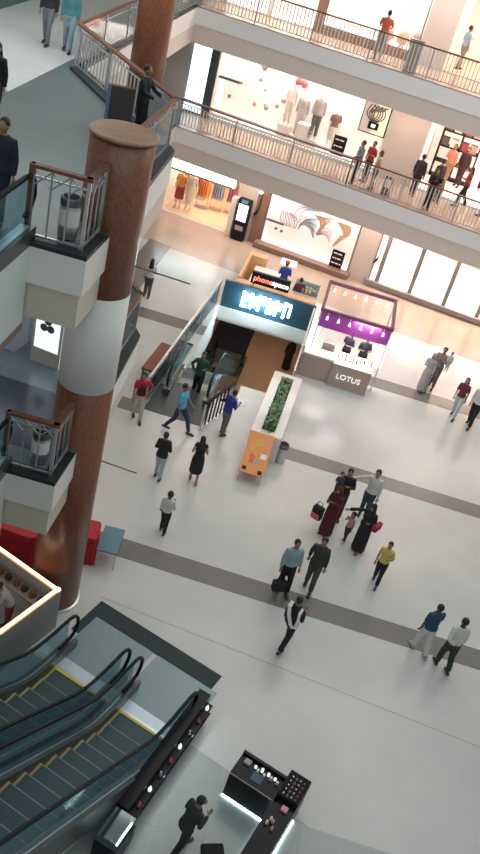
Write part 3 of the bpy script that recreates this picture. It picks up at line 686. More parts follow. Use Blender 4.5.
for i, (u, z) in enumerate(((-7.15, 5.2), (-6.15, 5.15), (-5.75, 5.2), (-5.6, 5.2), (-5.25, 5.35), (-5.2, 6.0), (-5.0, 5.65), (-4.85, 5.15), (-4.0, 4.75), (-3.65, 4.85), (-6.1, 6.1), (-5.9, 5.75))):
    t = MB().box(-.06, .06, -.06, .06, -.06, .06, [cm(.3, .25, .24), cm(.45, .22, .2), cm(.5, .48, .48)][i % 3]); 
    t.loft([(0, 0, .05), (0, 0, 7.08-z)], .003, M['steel'], 4)
    t = t.build('hanging_cube', None, WF @ TR(u, .35+.2*(i % 3), z, 25*i)); tag(t, 'small dark cube hanging on a thread in the first-floor window', 'ornament', 'cubes hanging in the window')
s = MB(); random.seed(4)
for k in range(26):
    a = random.uniform(-.55, .45); s.loft([(a*.9, random.uniform(-.1, .1), .55), (a*.55+.02, random.uniform(-.05, .05), .25), (.05+random.uniform(-.05, .05), 0, -.05)], .018, M['brownframe'], 5)
t = s.build('branch_bundle', None, WF @ TR(-6.1, .5, 6.5)); tag(t, 'brown fan of branches hanging from the top of the first-floor window', 'ornament')
for i, u in enumerate((-4.62, -4.38)):
    t = MB(); t.ell((0, 0, 0), (.15, .12, .17), cm(.85, .12, .14), 12, 8); t.loft([(0, 0, .15), (0, 0, .55)], .004, M['steel'], 4)
    t = t.build('balloon', None, WF @ TR(u, .5, 6.5-.05*i)); tag(t, ['left red balloon hanging in the first-floor window', 'right red balloon hanging in the first-floor window'][i], 'balloon')
for i, (u, h_) in enumerate(((-4.75, .45), (-4.0, .7), (-3.6, .25))):
    t = MB().box(-.25, .25, -.22, .22, 0, h_, M['mannequin']).build('plinth', None, WF @ TR(u, .55, 4.37), bevel=.01); tag(t, ['low white plinth under left mannequin in the first-floor window', 'tall white plinth in the middle of the first-floor window', 'small white plinth under the dark suited mannequin'][i], 'plinth')
# level-two window props
for i, (u, c_) in enumerate(((-1.9, (.75, .35, .3)), (-1.35, (.75, .45, .3)), (-.88, (.35, .25, .22)))):
    t = MB(); t.ell((0, 0, .35), (.22, .2, .3), cm(*c_), 12, 8); t.loft([(0, 0, 0), (0, 0, .2)], [.15, .06], M['mannequin'], 10)
    t = t.build('hat_stand', None, WF @ TR(u, .6, 8.64)); tag(t, ['large peach rounded display form in the second-floor window', 'tan rounded display form in the second-floor window', 'small brown rounded display form next to the grey pillar'][i], 'display')
# first-floor right shop
o = thing('shelf_unit', 'dark shelf unit with boxes at the back of the first-floor clothes shop', 'shelf', WF @ TR(.95, 2.5, L1))
s = MB()
for z in (.0, .6, 1.2, 1.8): s.box(0, 1.6, 0, .5, z, z+.05, M['blackm'])
for x in (0, .8, 1.55): s.box(x, x+.05, 0, .5, 0, 1.85, M['blackm'])
s.build('frame', o)
for i in range(8):
    t = MB().box(-.14, .14, -.15, .15, 0, .3, [cm(.12, .1, .1), cm(.7, .65, .6), cm(.35, .06, .05), cm(.6, .3, .25)][i % 4]).build('storage_box', None, WF @ TR(1.15+.36*(i % 4)+(.06 if i % 4 > 1 else 0), 2.72, L1+(1.25 if i < 4 else 1.85))); tag(t, 'box on the dark shelf unit inside the first-floor clothes shop', 'box', 'boxes on the dark shelf unit')
# ------------------------------------------------------------------ ground-left: red draped tables, blue stool, glowing counter
def draped(label, T, w_, d_, h_, seed):
    random.seed(seed); s = MB(); n = 36; rings = []
    for j, (z, k) in enumerate(((h_, .0), (h_, 1.0), (h_-.04, 1.03), (h_*.5, 1.07), (0.01, 1.14))):
        for i in range(n):
            a = 2*math.pi*i/n; c_, s_ = math.cos(a), math.sin(a); q = max(abs(c_), abs(s_)); wv = 1+(.05*math.sin(i*2.6+seed) if j > 2 else 0)
            rings.append((c_/q*w_/2*k*wv, s_/q*d_/2*k*wv, z))
    fs = [(j*n+i, j*n+(i+1) % n, (j+1)*n+(i+1) % n, (j+1)*n+i) for j in range(4) for i in range(n)]
    fs = [f[::-1] for f in fs]
    s.add(rings, fs, M['red']); t = s.build('draped_table', None, T, smooth=False); tag(t, label, 'table'); return t
draped('table under a red cloth behind the foreground column at its right', TR(-3.36, 14.5, 0, 8), .5, .6, .75, 1)
draped('long table under a dark red cloth left of the foreground column', TR(-4.85, 14.05, 0, -3), 1.3, .9, .85, 2)
o = thing('side_table', 'small bluish grey table with thin metal legs beside the red cloth', 'table', TR(-2.84, 14.66, 0, 5))
MB().box(-.23, .23, -.42, .42, .46, .5, cm(.13, .22, .28)).build('tabletop', o, bevel=.008)
for x in (-.2, .2):
    for y in (-.4, .4): MB().loft([(x, y, 0), (x, y, .46)], .014, M['steel'], 8).build('leg', o)
CF = TR(-3.14, 12.24, 0, 0)
d1 = V3((-1.56, .63, 0)).normalized(); d2 = V3((-.60, -1.52, 0)).normalized()
o = thing('service_counter', 'grey service counter outlined by a glowing orange LED strip at the left edge', 'counter', CF)
def strip(mb, d, L_, off, th, z0, z1, m):
    a = math.atan2(d.y, d.x); T = Matrix.Rotation(a, 4, 'Z'); mb.box(0, L_, off, off+th, z0, z1, m, T)
s = MB(); strip(s, d1, 2.6, .0, .12, 0, 1.06, M['wallgrey']); strip(s, d2, 1.6, -.12, .12, 0, 1.06, cm(.28, .29, .28)); s.build('panel', o)
s = MB(); strip(s, d1, 2.6, .035, .05, 1.075, 1.1, M['led']); strip(s, d2, 1.6, -.085, .05, 1.075, 1.1, M['led']); s.build('led_strip', o)
s = MB(); strip(s, d1, 2.6, .01, .10, 1.05, 1.08, M['ledhalo']); strip(s, d2, 1.6, -.11, .10, 1.05, 1.08, M['ledhalo']); s.build('led_halo_band', o)  # wide glowing band imitating the halo around the LED core
s = MB(); strip(s, d1, 2.6, .12, .3, .7, .74, M['kioskbrown']); s.build('inner_shelf', o)
random.seed(6)
for i in range(7):
    p = d1*(.25+.22*i)+V3((-d1.y, d1.x, 0))*.27; c_ = [cm(.06, .04, .03), cm(.2, .1, .05)][i % 2]
    t = MB()._lathe([(.06, 0), (.08, .05), (.05, .12)], c_, 10, (0, 0)).build('bowl', None, TR(-3.14+p.x, 12.24+p.y, .74)); tag(t, 'small dark brown bowl on the inner shelf of the glowing counter', 'bowl', 'bowls inside the glowing counter')
# first-floor poster stand seen beneath the upper landing
o = thing('light_box_stand', 'bright white standing light box with grey trefoil picture on the first floor', 'display', TR(-5.25, 15.0, L1, -8))
MB().box(0, .65, 0, .16, .25, 2.0, M['wallgrey']).build('frame', o); MB().box(.06, .59, -.012, 0, .35, 1.95, M['lbox']).build('screen', o, label='glowing white screen')
s = MB()
for a, b_ in ((.24, .85), (.39, .85), (.32, 1.0)): s.ell((a, -.02, b_), (.085, .006, .085), cm(.10, .14, .14), 12, 6)
s.build('picture', o); MB().box(0, .65, 0, .16, 0, .25, M['beige']).build('base', o); MB().box(.70, .74, 0, .1, 0, 1.9, M['lboxcool']).build('edge_light', o)
o = thing('shop_counter', 'pale lavender counter with dark boxes left of the white light box', 'counter', TR(-6.5, 15.2, L1, -8)); MB().box(0, .9, 0, .5, 0, 1.0, cm(.55, .55, .68)).build('body', o); MB().box(0, .9, .3, .5, 1.0, 1.5, cm(.6, .6, .72)).build('back_panel', o)
t = MB().box(-.14, .14, -.1, .1, 0, .22, cm(.05, .05, .12)).build('dark_box', None, TR(-5.85, 15.25, L1+1.0, -8)); tag(t, 'dark navy box on the lavender counter', 'box')
# second-floor dark panel stand near the railing
o = thing('panel_stand', 'dark brown upright panel with blue edge by the second-floor railing', 'sign', TR(-4.85, 16.7, L2, 20))
MB().box(0, .45, 0, .12, .05, 1.05, cm(.07, .05, .05)).build('panel', o); MB().box(-.06, 0, -.01, .13, .05, 1.07, cm(.15, .2, .32)).build('edge_strip', o); MB().box(-.1, .5, -.1, .25, 0, .05, M['darksteel']).build('base', o)
s = MB(); s.box(-14, -10.5, 24, 36, L2, 12, mat('dark_green_wall', (.03, .10, .08), .5)); struct('wall_left', s)
# ------------------------------------------------------------------ black cosmetics counters bottom
KF = TR(.92, 9.77, 0, -18)
o = thing('cosmetics_counter', 'black cosmetics counter with lit edge, small white items on top', 'counter', KF)
MB().box(0, .92, 0, .52, .06, .68, M['black']).box(0, .92, .46, .52, .68, .74, M['black']).build('cabinet', o)
MB().box(.0, .92, -.006, .0, .655, .68, M['kioskbrown']).build('edge_trim', o)
MB().box(0.0, .92, -.012, .01, .01, .025, M['ledwhite']).build('led_strip', o)
KB = TR(1.95, 10.12, 0, -18)
o = thing('cosmetics_counter', 'long black cosmetics counter with rows of small testers, running to bottom edge', 'counter', KB)
MB().box(0, .40, -1.9, 0, .06, .68, M['black']).box(0.0, .40, -.56, 0, .68, .80, M['blackm']).build('cabinet', o)
MB().box(.395, .412, -1.9, -.3, .01, .025, M['ledwhite']).build('led_strip', o); MB().box(-.012, .005, -1.9, -.62, .01, .025, M['ledwhite']).build('led_strip', o)
def small(name, T, mb, label, cat, grp):
    t = mb.build(name, None, T); tag(t, label, cat, grp)
for i in range(20):
    c_ = [M['steel'], cm(.4, .35, .35), M['steel'], cm(.5, .1, .15)][i % 4]
    small('tester', KB @ TR(.09+.075*(i % 4), -.52+.095*(i//4), .80), MB()._lathe([(.018, 0), (.018, .03), (.01, .045)], c_, 8, (0, 0)), 'tiny silver or red tester in rows on the long black counter', 'tester', 'testers on the long black counter')
for i in range(8):
    small('cosmetic_jar', KF @ TR(.32+.065*i, .36-.05*(i % 2), .68), MB()._lathe([(.025, 0), (.025, .04+.02*(i % 3))], [M['lbox'], M['shopwhite']][i % 2], 10, (0, 0)), 'small white jar in the row on the shorter black counter', 'jar', 'white jars on the black counter')
small('card_holder', KF @ TR(.10, .30, .68), MB().box(0, .12, 0, .1, 0, .05, cm(.4, .4, .42)), 'grey card holder on the shorter black counter', 'holder', None)
small('photo_card', KF @ TR(.34, .1, .68), MB().box(0, .2, 0, .18, 0, .012, cm(.08, .14, .2)), 'dark blue photo card on the shorter black counter', 'card', None)
small('pink_box', KB @ TR(.18, -.75, .68), MB().box(0, .11, 0, .1, 0, .05, cm(.75, .35, .42)), 'pink box on the long black counter', 'box', None)
for i, (x, y) in enumerate(((.1, -1.1), (.18, -1.03), (.13, -1.0), (.22, -1.15))):
    small('perfume_bottle', KB @ TR(x, y, .68), MB()._lathe([(.022, 0), (.026, .06), (.01, .08), (.012, .1)], [M['shopwhite'], cm(.6, .4, .35)][i % 2], 10, (0, 0)), 'pale perfume bottle at the near end of the long black counter', 'bottle', 'perfume bottles on the long counter')
for i, (x, y, rz) in enumerate(((.98, 8.36, 20), (.62, 7.95, -30))):
    o = thing('stool', ['black square stool beside the lit inner corner of the cosmetics counters', 'black square stool at the very bottom edge of the picture'][i], 'stool', TR(x, y, 0, rz))
    MB().box(-.19, .19, -.17, .17, .42, .52, M['blackm']).build('seat', o, bevel=.03)
    for a in (-.15, .15):
        for b_ in (-.13, .13): MB().loft([(a, b_, 0), (a, b_, .42)], .014, M['steel'], 6).build('leg', o)
# ------------------------------------------------------------------ people
ARMS = {'down': ((.05, .0, -.28), (.06, .05, -.52)), 'back': ((.06, -.10, -.26), (.07, -.13, -.50)), 'fwd': ((.05, .08, -.27), (.03, .26, -.44)),
        'bend': ((.07, -.01, -.28), (-.03, .22, -.20)), 'hip': ((.17, -.08, -.24), (.04, .05, -.42)), 'rail': ((.07, .14, -.23), (.02, .36, -.30)),
        'side': ((.24, .05, -.12), (.44, .14, -.22)), 'up': ((.08, .17, -.16), (-.02, .20, .08)), 'hold': ((.06, .05, -.27), (-.12, .24, -.12)), 'behind': ((.08, -.12, -.26), (-.10, -.16, -.40))}
def remesh(mb, name, vox=.02):
    o = bpy.data.objects.new('tmp', mb.mesh('tmp')); COL.objects.link(o)
    m = o.modifiers.new('r', 'REMESH'); m.mode = 'VOXEL'; m.voxel_size = vox; m.use_smooth_shade = True
    sm = o.modifiers.new('s', 'SMOOTH'); sm.iterations = 2; sm.factor = .5
    dg = bpy.context.evaluated_depsgraph_get(); me = bpy.data.meshes.new_from_object(o.evaluated_get(dg)); me.name = name
    bpy.data.objects.remove(o); me.materials.clear(); me.materials.append(mb.mats[0])
    me.polygons.foreach_set('material_index', [0]*len(me.polygons)); return me
def lerp(a, b_, t): return a+(b_-a)*t
def person(label, x, y, z, head=0, H=1.7, top=('shirt', (.5, .5, .5)), bot=('pants', (.05, .05, .07)), hair='short', arms=('down', 'down'), stride=0.0, fem=False, skin='skin', lean=0, cat='person', name='person', group=None, shoe=None, look=0, tw=1.0):
    if name == 'person': H *= .90
    S = H/1.7; T = TR(x, y, z, head) @ Matrix.Scale(1, 4)
    o = thing(name, label, cat, T, group)
    sk = M[skin] if skin in M else cm(*skin)
    fw = .92 if fem else 1.0; kid = H < 1.3
    hs = 1.22 if kid else 1.0; hs = 1.45 if H < .95 else hs
    ly = lambda zz: lean*max(0, zz-.95)   # forward lean
    def P(px, py, pz): return V3((px*S, (py+ly(pz))*S, pz*S))
    sh = .165*fw*tw
    hipx = .085
    legs = []
    for sgn, st in ((-1, stride), (1, -stride)):
        an = P(sgn*(hipx+.01), st, .075+(.06*abs(st)/.3 if st < 0 else 0)); kn = P(sgn*hipx, st*.5+.03+abs(st)*.12, .49); hp = P(sgn*hipx, 0, .90)
        legs.append((hp, kn, an, sgn))
    A = []
    for sgn, kind in ((-1, arms[0]), (1, arms[1])):
        e, h = ARMS[kind]; s0 = P(sgn*sh, 0, 1.395)
        ev = s0+V3((sgn*e[0], e[1], e[2]))*S; hv = s0+V3((sgn*h[0], h[1], h[2]))*S
        A.append((s0, ev, hv, sgn))
    # body
    b = MB()
    tors = [(.86, .135, .10), (.95, .155*tw, .115), (1.08, .128*tw, .092), (1.22, .145*tw, .105), (1.34, .155*tw, .10), (1.42, .125*tw, .075), (1.47, .06, .058)]
    if fem: tors = [(.86, .145, .11), (.95, .165, .12), (1.08, .115, .085), (1.24, .135, .112), (1.34, .14, .095), (1.42, .11, .07), (1.47, .052, .05)]
    b.loft([P(0, 0, t[0]) for t in tors], [(t[1]*S, t[2]*S) for t in tors], sk, 14, up=(1, 0, 0))
    b.loft([P(0, -.005, 1.42), P(0, .005, 1.55)], [.052*S, .048*S], sk, 10)
    hc = P(0, .015, 1.60+(hs-1)*.08); T3 = Matrix.Rotation(R(look), 3, 'Z')
    b.ell(hc, (.074*S*hs, .092*S*hs, .112*S*hs), sk, 14, 10)
    def hp_(v): return hc+T3 @ V3(v)*S*hs
    b.ell(hp_((0, .035, -.06)), (.045*S*hs, .05*S*hs, .05*S*hs), sk, 10, 6)
    b.loft([hp_((0, .085, .03)), hp_((0, .108, -.022)), hp_((0, .08, -.03))], [.008*S, .018*S, .012*S], sk, 6)
    for sg in (-1, 1): b.ell(hp_((sg*.076, -.005, -.005)), (.014*S, .022*S, .032*S), sk, 6, 6)
    for hp, kn, an, sg in legs:
        b.loft([hp+V3((0, 0, .03)), lerp(hp, kn, .35), kn+V3((0, 0, .03)), kn, lerp(kn, an, .3), an], [.088*S, .08*S, .056*S, .053*S, .055*S, .036*S], sk, 10)
        b.loft([an+V3((0, -.05*S, -.03*S)), an+V3((0, .04*S, -.035*S)), an+V3((0, .16*S, -.05*S))], [.035*S, .04*S, .025*S], sk, 8, up=(1, 0, 0))
    for s0, ev, hv, sg in A:
        b.loft([P(sg*.06, 0, 1.40), s0, lerp(s0, ev, .5), ev, lerp(ev, hv, .35), hv], [.055*S, .052*S, .044*S, .037*S, .036*S, .025*S], sk, 10)
        d = (hv-ev).normalized(); b.loft([hv, hv+d*.045*S, hv+d*.085*S], [(.026*S, .018*S), (.036*S, .017*S), (.032*S, .013*S)], sk, 8)
    me = remesh(b, 'body', .019*max(S, .6))
    # fingers and face details are welded into the same mesh
    f = MB(); f.mi(sk)
    for s0, ev, hv, sg in A:
        d = (hv-ev).normalized(); sd = d.cross(V3((0, 1, 0)) if abs(d.y) < .8 else V3((0, 0, 1))).normalized(); nr = sd.cross(d).normalized()
        for k, (off, L_) in enumerate(((-.026, .062), (-.009, .072), (.009, .068), (.026, .055))):
            r0 = hv+d*.07*S+sd*off*S; f.loft([r0, r0+d*L_*.55*S+nr*.004*S, r0+d*L_*.85*S+nr*.02*S, r0+d*L_*.95*S+nr*.035*S], [.0085*S, .008*S, .0075*S, .005*S], sk, 6)
        r0 = hv+d*.03*S-sd*.026*S; f.loft([r0, r0-sd*.03*S+d*.03*S, r0-sd*.028*S+d*.06*S+nr*.015*S], [.011*S, .0095*S, .006*S], sk, 6)
    for sg in (-1, 1): f.ell(hp_((sg*.030, .082, .008)), (.012*S, .008*S, .007*S), M['eye'], 8, 6)
    f.loft([hp_((-.024, .086, -.055)), hp_((0, .094, -.054)), hp_((.024, .086, -.055))], [.003*S, .008*S, .003*S], M['lip'], 6)
    bm = bmesh.new(); bm.from_mesh(me); n0 = len(bm.faces); f2 = f.mesh('f', True); bm.from_mesh(f2); bm.to_mesh(me); bm.free()
    me.materials.clear()
    for mm in f.mats: me.materials.append(mm)
    me.polygons.foreach_set('use_smooth', [True]*len(me.polygons)); me.update()
    bo = bpy.data.objects.new('body', me); COL.objects.link(bo); bo.parent = o
    bpy.data.meshes.remove(f2)
    def cloth(name, mb, vox=.021):
        me = remesh(mb, name, vox*max(S, .6)); c = bpy.data.objects.new(name, me); COL.objects.link(c); c.parent = o; return c
    g_ = .014
    # lower garment
    bt, bc = bot; bc = cm(*bc)
    if bt in ('pants', 'shorts', 'jeans'):
        m = MB(); wdt = .0 if bt != 'pants' else .006
        m.loft([P(0, 0, .84), P(0, 0, .95), P(0, 0, 1.03)], [(.15*S, .118*S), (.172*S*tw, .13*S), (.15*S*tw, .112*S)], bc, 14, up=(1, 0, 0))
        for hp, kn, an, sg in legs:
            end = an if bt != 'shorts' else kn
            ps = [hp+V3((0, 0, .03)), lerp(hp, kn, .35), kn]+([lerp(kn, an, .4), lerp(kn, an, .93)] if bt != 'shorts' else [])
            rs = [.102, .096, .070+wdt]+([.066+wdt, .054+wdt*2] if bt != 'shorts' else [])
            m.loft(ps, [r*S for r in rs], bc, 10)
        cloth({'pants': 'trousers', 'jeans': 'jeans', 'shorts': 'shorts'}[bt], m)
    elif bt in ('skirt', 'robe'):
        m = MB(); ze = .42 if bt == 'skirt' else .06
        w1 = .2 if bt == 'skirt' else .21
        yo = stride*.0
        m.loft([P(0, 0, 1.05), P(0, 0, .93), P(0, 0, .7), P(0, 0, ze)], [(.135*S, .105*S), (.185*S, .14*S), (.2*S, .16*S), (w1*S, (w1-.02)*S)], bc, 16, up=(1, 0, 0)); cloth('skirt' if bt == 'skirt' else 'robe_skirt', m)
    # upper garment
    tt, tcol = top; tc = cm(*tcol); m = MB()
    zb = {'shirt': .93, 'tshirt': .92, 'jacket': .86, 'kurta': .62, 'dress': .95, 'robe': .95}.get(tt, .93)
    ex = .02 if tt in ('jacket', 'robe') else g_
    rows = [(zb, .168*tw+ex, .125+ex)]
    if zb < .9: rows.append((.95, .162*tw+ex, .12+ex))
    rows += [(1.08, (.135 if not fem else .125)*tw+ex, .10+ex), (1.22, .148*tw*fw+ex, .108+ex), (1.34, .158*tw*fw+ex, .10+ex), (1.43, .115*tw*fw+ex, .07+ex), (1.465, .06+ex, .055+ex)]
    m.loft([P(0, 0, r[0]) for r in rows], [(r[1]*S, r[2]*S) for r in rows], tc, 14, up=(1, 0, 0))
    long = tt in ('shirt', 'jacket', 'robe', 'kurta')
    for s0, ev, hv, sg in A:
        if tt == 'dress': m.loft([P(sg*.06, 0, 1.40), s0, lerp(s0, ev, .15)], [.07*S, .066*S, .06*S], tc, 10); continue
        if long: m.loft([P(sg*.06, 0, 1.40), s0, lerp(s0, ev, .5), ev, lerp(ev, hv, .4), lerp(ev, hv, .93)], [(.068+ex*.3)*S, .066*S, .058*S, .053*S, .05*S, (.042 if tt != 'robe' else .06)*S], tc, 10)
        else: m.loft([P(sg*.06, 0, 1.40), s0, lerp(s0, ev, .5), lerp(s0, ev, .85)], [.068*S, .066*S, .06*S, .058*S], tc, 10)
    cloth({'shirt': 'shirt', 'tshirt': 't_shirt', 'jacket': 'jacket', 'kurta': 'tunic', 'dress': 'dress', 'robe': 'robe_top'}[tt], m)
    # shoes
    for hp, kn, an, sg in legs:
        s_ = MB(); sm = cm(*shoe) if shoe else M['shoe']
        s_.loft([an+V3((0, -.075*S, -.035*S)), an+V3((0, -.03*S, -.028*S)), an+V3((0, .08*S, -.034*S)), an+V3((0, .17*S, -.05*S)), an+V3((0, .195*S, -.055*S))], [(.028*S, .03*S), (.042*S, .045*S), (.046*S, .04*S), (.042*S, .024*S), (.02*S, .012*S)], sm, 10, up=(1, 0, 0)).build('shoe', o, smooth=True)
    # hair
    hm = MB()
    if hair == 'scarf':
        sc_ = cm(*(tcol if isinstance(tcol, tuple) else (.02, .02, .02)))
        hm.ell(hp_((0, -.018, .012)), (.094*S*hs, .108*S*hs, .125*S*hs), sc_, 14, 10); hm.loft([hp_((0, -.03, 0)), hp_((0, -.04, -.16)), hp_((0, -.04, -.30))], [(.09*S, .09*S), (.11*S, .09*S), (.17*S, .12*S)], sc_, 14, up=(1, 0, 0))
        cloth('headscarf', hm)
    elif hair:
        hm.ell(hp_((0, -.022, .028)), (.084*S*hs, .094*S*hs, .10*S*hs), M['hair'], 14, 10)
        if hair == 'long': hm.loft([hp_((0, -.05, .03)), hp_((0, -.075, -.1)), hp_((0, -.095, -.24)), hp_((0, -.10, -.40))], [(.08*S, .05*S), (.09*S, .045*S), (.1*S, .035*S), (.06*S, .02*S)], M['hair'], 10, up=(1, 0, 0))
        if hair == 'bun': hm.ell(hp_((0, -.115, .02)), (.045*S, .04*S, .045*S), M['hair'], 10, 6)
        if hair == 'bob': hm.loft([hp_((0, -.03, .04)), hp_((0, -.045, -.05)), hp_((0, -.05, -.13))], [(.09*S, .07*S), (.095*S, .065*S), (.085*S, .05*S)], M['hair'], 10, up=(1, 0, 0))
        hh = hm.build('hair', o, smooth=True)
    return o
def bag(label, T, w_=.3, d_=.14, h_=.38, c_=(.02, .02, .02), strap=True, pocket=None, name='bag'):
    o = thing(name, label, 'bag', T)
    MB().box(-w_/2, w_/2, -d_/2, d_/2, 0, h_, cm(*c_)).build('body', o, bevel=.03)
    if strap: MB().loft([(-w_*.3, 0, h_), (-w_*.2, 0, h_+.14), (w_*.2, 0, h_+.14), (w_*.3, 0, h_)], .012, cm(*c_), 6).build('strap', o)
    if pocket: MB().box(-w_*.38, w_*.38, -d_/2-.04, -d_/2, .03, h_*.5, cm(*pocket)).build('pocket', o, bevel=.01)
    return o
BK = (.012, .012, .014)
# ground floor
person('man in red t-shirt and beige trousers with a dark shoulder strap walking beside the bench', -3.85, 20.12, 0, 200, 1.68, ('tshirt', (.50, .02, .04)), ('pants', (.48, .44, .38)), arms=('hip', 'down'), stride=.18, look=-40)
bag('small black sling bag across the chest of the man in red', TR(-3.80, 19.95, .9, 200), .2, .08, .24, BK)
person('man in turquoise shirt and dark jeans striding in front of the down escalator', -2.7, 20.1, 0, 262, 1.74, ('tshirt', (.10, .42, .62)), ('jeans', (.02, .04, .09)), arms=('fwd', 'down'), stride=.36, tw=1.08)
person('man in dark green jacket with a badge stepping off the down escalator', -2.7, 22.5, -.25, 178, 1.72, ('jacket', (.015, .07, .04)), ('pants', (.02, .02, .02)), arms=('bend', 'hip'), stride=.1)
person('man in royal blue shirt and khaki trousers holding a white tray by the planter', -1.50, 20.62, 0, -40, 1.62, ('tshirt', (.015, .035, .30)), ('pants', (.17, .15, .12)), arms=('bend', 'bend'), stride=.08, lean=.2)
t = MB().box(-.17, .17, -.12, .12, 0, .02, M['shopwhite']).build('tray', None, TR(-1.26, 20.93, .98, -40)); tag(t, 'white tray held by the man in royal blue shirt', 'tray')
person('woman in loose black top and light blue jeans walking away', -2.6, 17.85, 0, -5, 1.62, ('jacket', BK), ('jeans', (.38, .47, .55)), 'bun', ('bend', 'bend'), .10, True)
person('woman in short black sleeveless dress walking away', -1.72, 18.15, 0, 10, 1.62, ('dress', BK), ('skirt', BK), 'long', ('bend', 'bend'), .14, True, 'skin2', shoe=(.35, .2, .14))
person('boy in white shirt and black trousers alone on the floor near the side table', -1.93, 15.95, 0, -8, 1.36, ('shirt', (.62, .64, .64)), ('pants', BK), arms=('down', 'bend'), stride=.12)
person('woman with long dark hair and white top walking far left of the hall', -5.7, 27.3, 0, 5, 1.6, ('shirt', (.6, .6, .62)), ('pants', (.10, .08, .09)), 'long', ('down', 'bend'), .08, True)
SP = person('person in black outfit with white striped sash walking below the grey floor band', 1.42, 13.6, 0, -30, 1.68, ('jacket', BK), ('pants', (.012, .014, .03)), 'short', ('down', 'bend'), .30)
s = MB(); s.loft([(-.13, .0, 1.29), (-.12, -.11, 1.22), (-.05, -.145, 1.05), (.05, -.145, .85), (.12, -.13, .78)], [(.012, .05)]*5, M['shopwhite'], 8, up=(0, 1, 0)); s.loft([(.13, .0, 1.29), (.15, -.10, 1.2), (.17, -.10, 1.0), (.16, -.12, .8)], [(.014, .035)]*4, M['shopwhite'], 8, up=(0, 1, 0))
s.build('sash', SP, label='white striped sash')
person('man in pale teal shirt and dark trousers carrying a black bag', 1.12, 15.25, 0, 200, 1.74, ('shirt', (.26, .38, .40)), ('pants', BK), arms=('down', 'down'), stride=.12, skin='skin', tw=1.05)
bag('black travel bag hanging at the legs of the man in pale teal shirt', TR(1.02, 15.0, .24, 20), .32, .18, .26, BK)
person('man in dark charcoal jacket and olive trousers beside the pale teal shirt', 1.7, 15.6, 0, 172, 1.74, ('jacket', (.035, .045, .045)), ('pants', (.07, .07, .055)), arms=('down', 'back'), stride=.16)
person('boy in yellow t-shirt with blue shoes walking at right of the group', 3.25, 16.5, 0, 165, 1.45, ('tshirt', (.62, .48, .16)), ('pants', (.012, .012, .02)), arms=('bend', 'down'), stride=.2, shoe=(.02, .08, .35))
person('woman in long black robe and headscarf holding a girl by the hand', 2.72, 17.5, 0, 150, 1.64, ('robe', BK), ('robe', BK), 'scarf', ('bend', 'side'), .1, True, shoe=(.2, .08, .06))
bag('red handbag under the arm of the woman in black robe', TR(2.96, 17.42, .82, 60), .3, .12, .2, (.38, .02, .06), False, name='handbag')
person('little girl in pink top and dark leggings walking between the two robed women', 2.36, 17.68, 0, 140, 1.0, ('tshirt', (.55, .26, .30)), ('jeans', (.03, .03, .04)), 'bob', ('down', 'up'), .12, True, shoe=(.6, .5, .5))
person('woman in dark maroon robe and black scarf in the middle of the family group', 1.85, 17.75, 0, 150, 1.66, ('robe', (.09, .012, .02)), ('robe', (.09, .012, .02)), 'scarf', ('hold', 'bend'), .0, True)
bag('black backpack with pink pocket on the back of the woman in maroon robe', TR(1.50, 17.60, .50, -25), .28, .16, .36, BK, True, (.6, .12, .18), 'backpack')
person('man in black shirt with a moustache carrying a toddler behind the maroon robe', 2.02, 18.5, 0, 185, 1.76, ('shirt', BK), ('pants', (.04, .04, .06)), 'short', ('hold', 'hold'), .05)
person('toddler in dark checked top carried on the arm of the man in black shirt', 1.82, 18.3, .78, 175, .82, ('shirt', (.05, .07, .10)), ('pants', (.25, .05, .06)), 'short', ('down', 'bend'), .0, skin='skin2')
person('man in white shirt and dark blue jeans behind the woman in black robe', 2.72, 18.85, 0, 165, 1.74, ('shirt', (.62, .61, .58)), ('jeans', (.03, .06, .10)), arms=('down', 'side'), stride=.1)
person('man in navy blue shirt and white trousers at the right of the lower band', 4.38, 14.65, 0, 20, 1.7, ('tshirt', (.02, .065, .15)), ('pants', (.62, .62, .62)), arms=('down', 'fwd'), stride=.2, skin=(.10, .06, .05), shoe=(.35, .35, .35))
person('man in white shirt and dark trousers at the lower right edge with a hand behind', 4.9, 14.4, 0, 15, 1.76, ('shirt', (.60, .60, .58)), ('pants', (.03, .035, .035)), arms=('behind', 'down'), stride=.16, skin=(.08, .05, .045))
person('woman in maroon top and pale jeans walking at the right edge of the hall', 5.2, 25.45, 0, 160, 1.66, ('tshirt', (.16, .03, .04)), ('jeans', (.48, .54, .58)), 'long', ('down', 'fwd'), .2, True, 'skin2')
person('man in white shirt and black trousers beside the woman in maroon top', 5.72, 25.2, 0, 155, 1.76, ('shirt', (.6, .6, .6)), ('pants', BK), arms=('down', 'down'), stride=.2)
person('woman in long pale grey clothes beside the man carrying a baby', 4.12, 26.55, 0, 150, 1.62, ('kurta', (.35, .34, .34)), ('robe', (.33, .32, .33)), 'scarf', ('down', 'bend'), .1, True)
person('man in grey brown shirt carrying a baby near the LOTUS kiosk', 4.45, 27.0, 0, 160, 1.72, ('shirt', (.26, .22, .20)), ('pants', (.13, .10, .09)), 'short', ('hold', 'bend'), .15)
person('baby in white held by the man in grey brown shirt', 4.68, 26.85, .82, 165, .75, ('shirt', (.6, .58, .56)), ('pants', (.5, .48, .46)), 'short', ('down', 'down'), 0, skin='skin2')
person('man in dark clothes bending towards the black counter at the bottom', .44, 8.50, 0, -45, 1.62, ('jacket', (.03, .035, .04)), ('pants', (.02, .022, .025)), 'short', ('bend', 'bend'), .22, lean=.25)
person('saleswoman in dark top behind the left of the LOTUS counter', 1.35, 26.35, 0, 150, 1.6, ('tshirt', (.03, .03, .06)), ('pants', BK), 'bob', ('bend', 'bend'), 0, True, 'skin2')
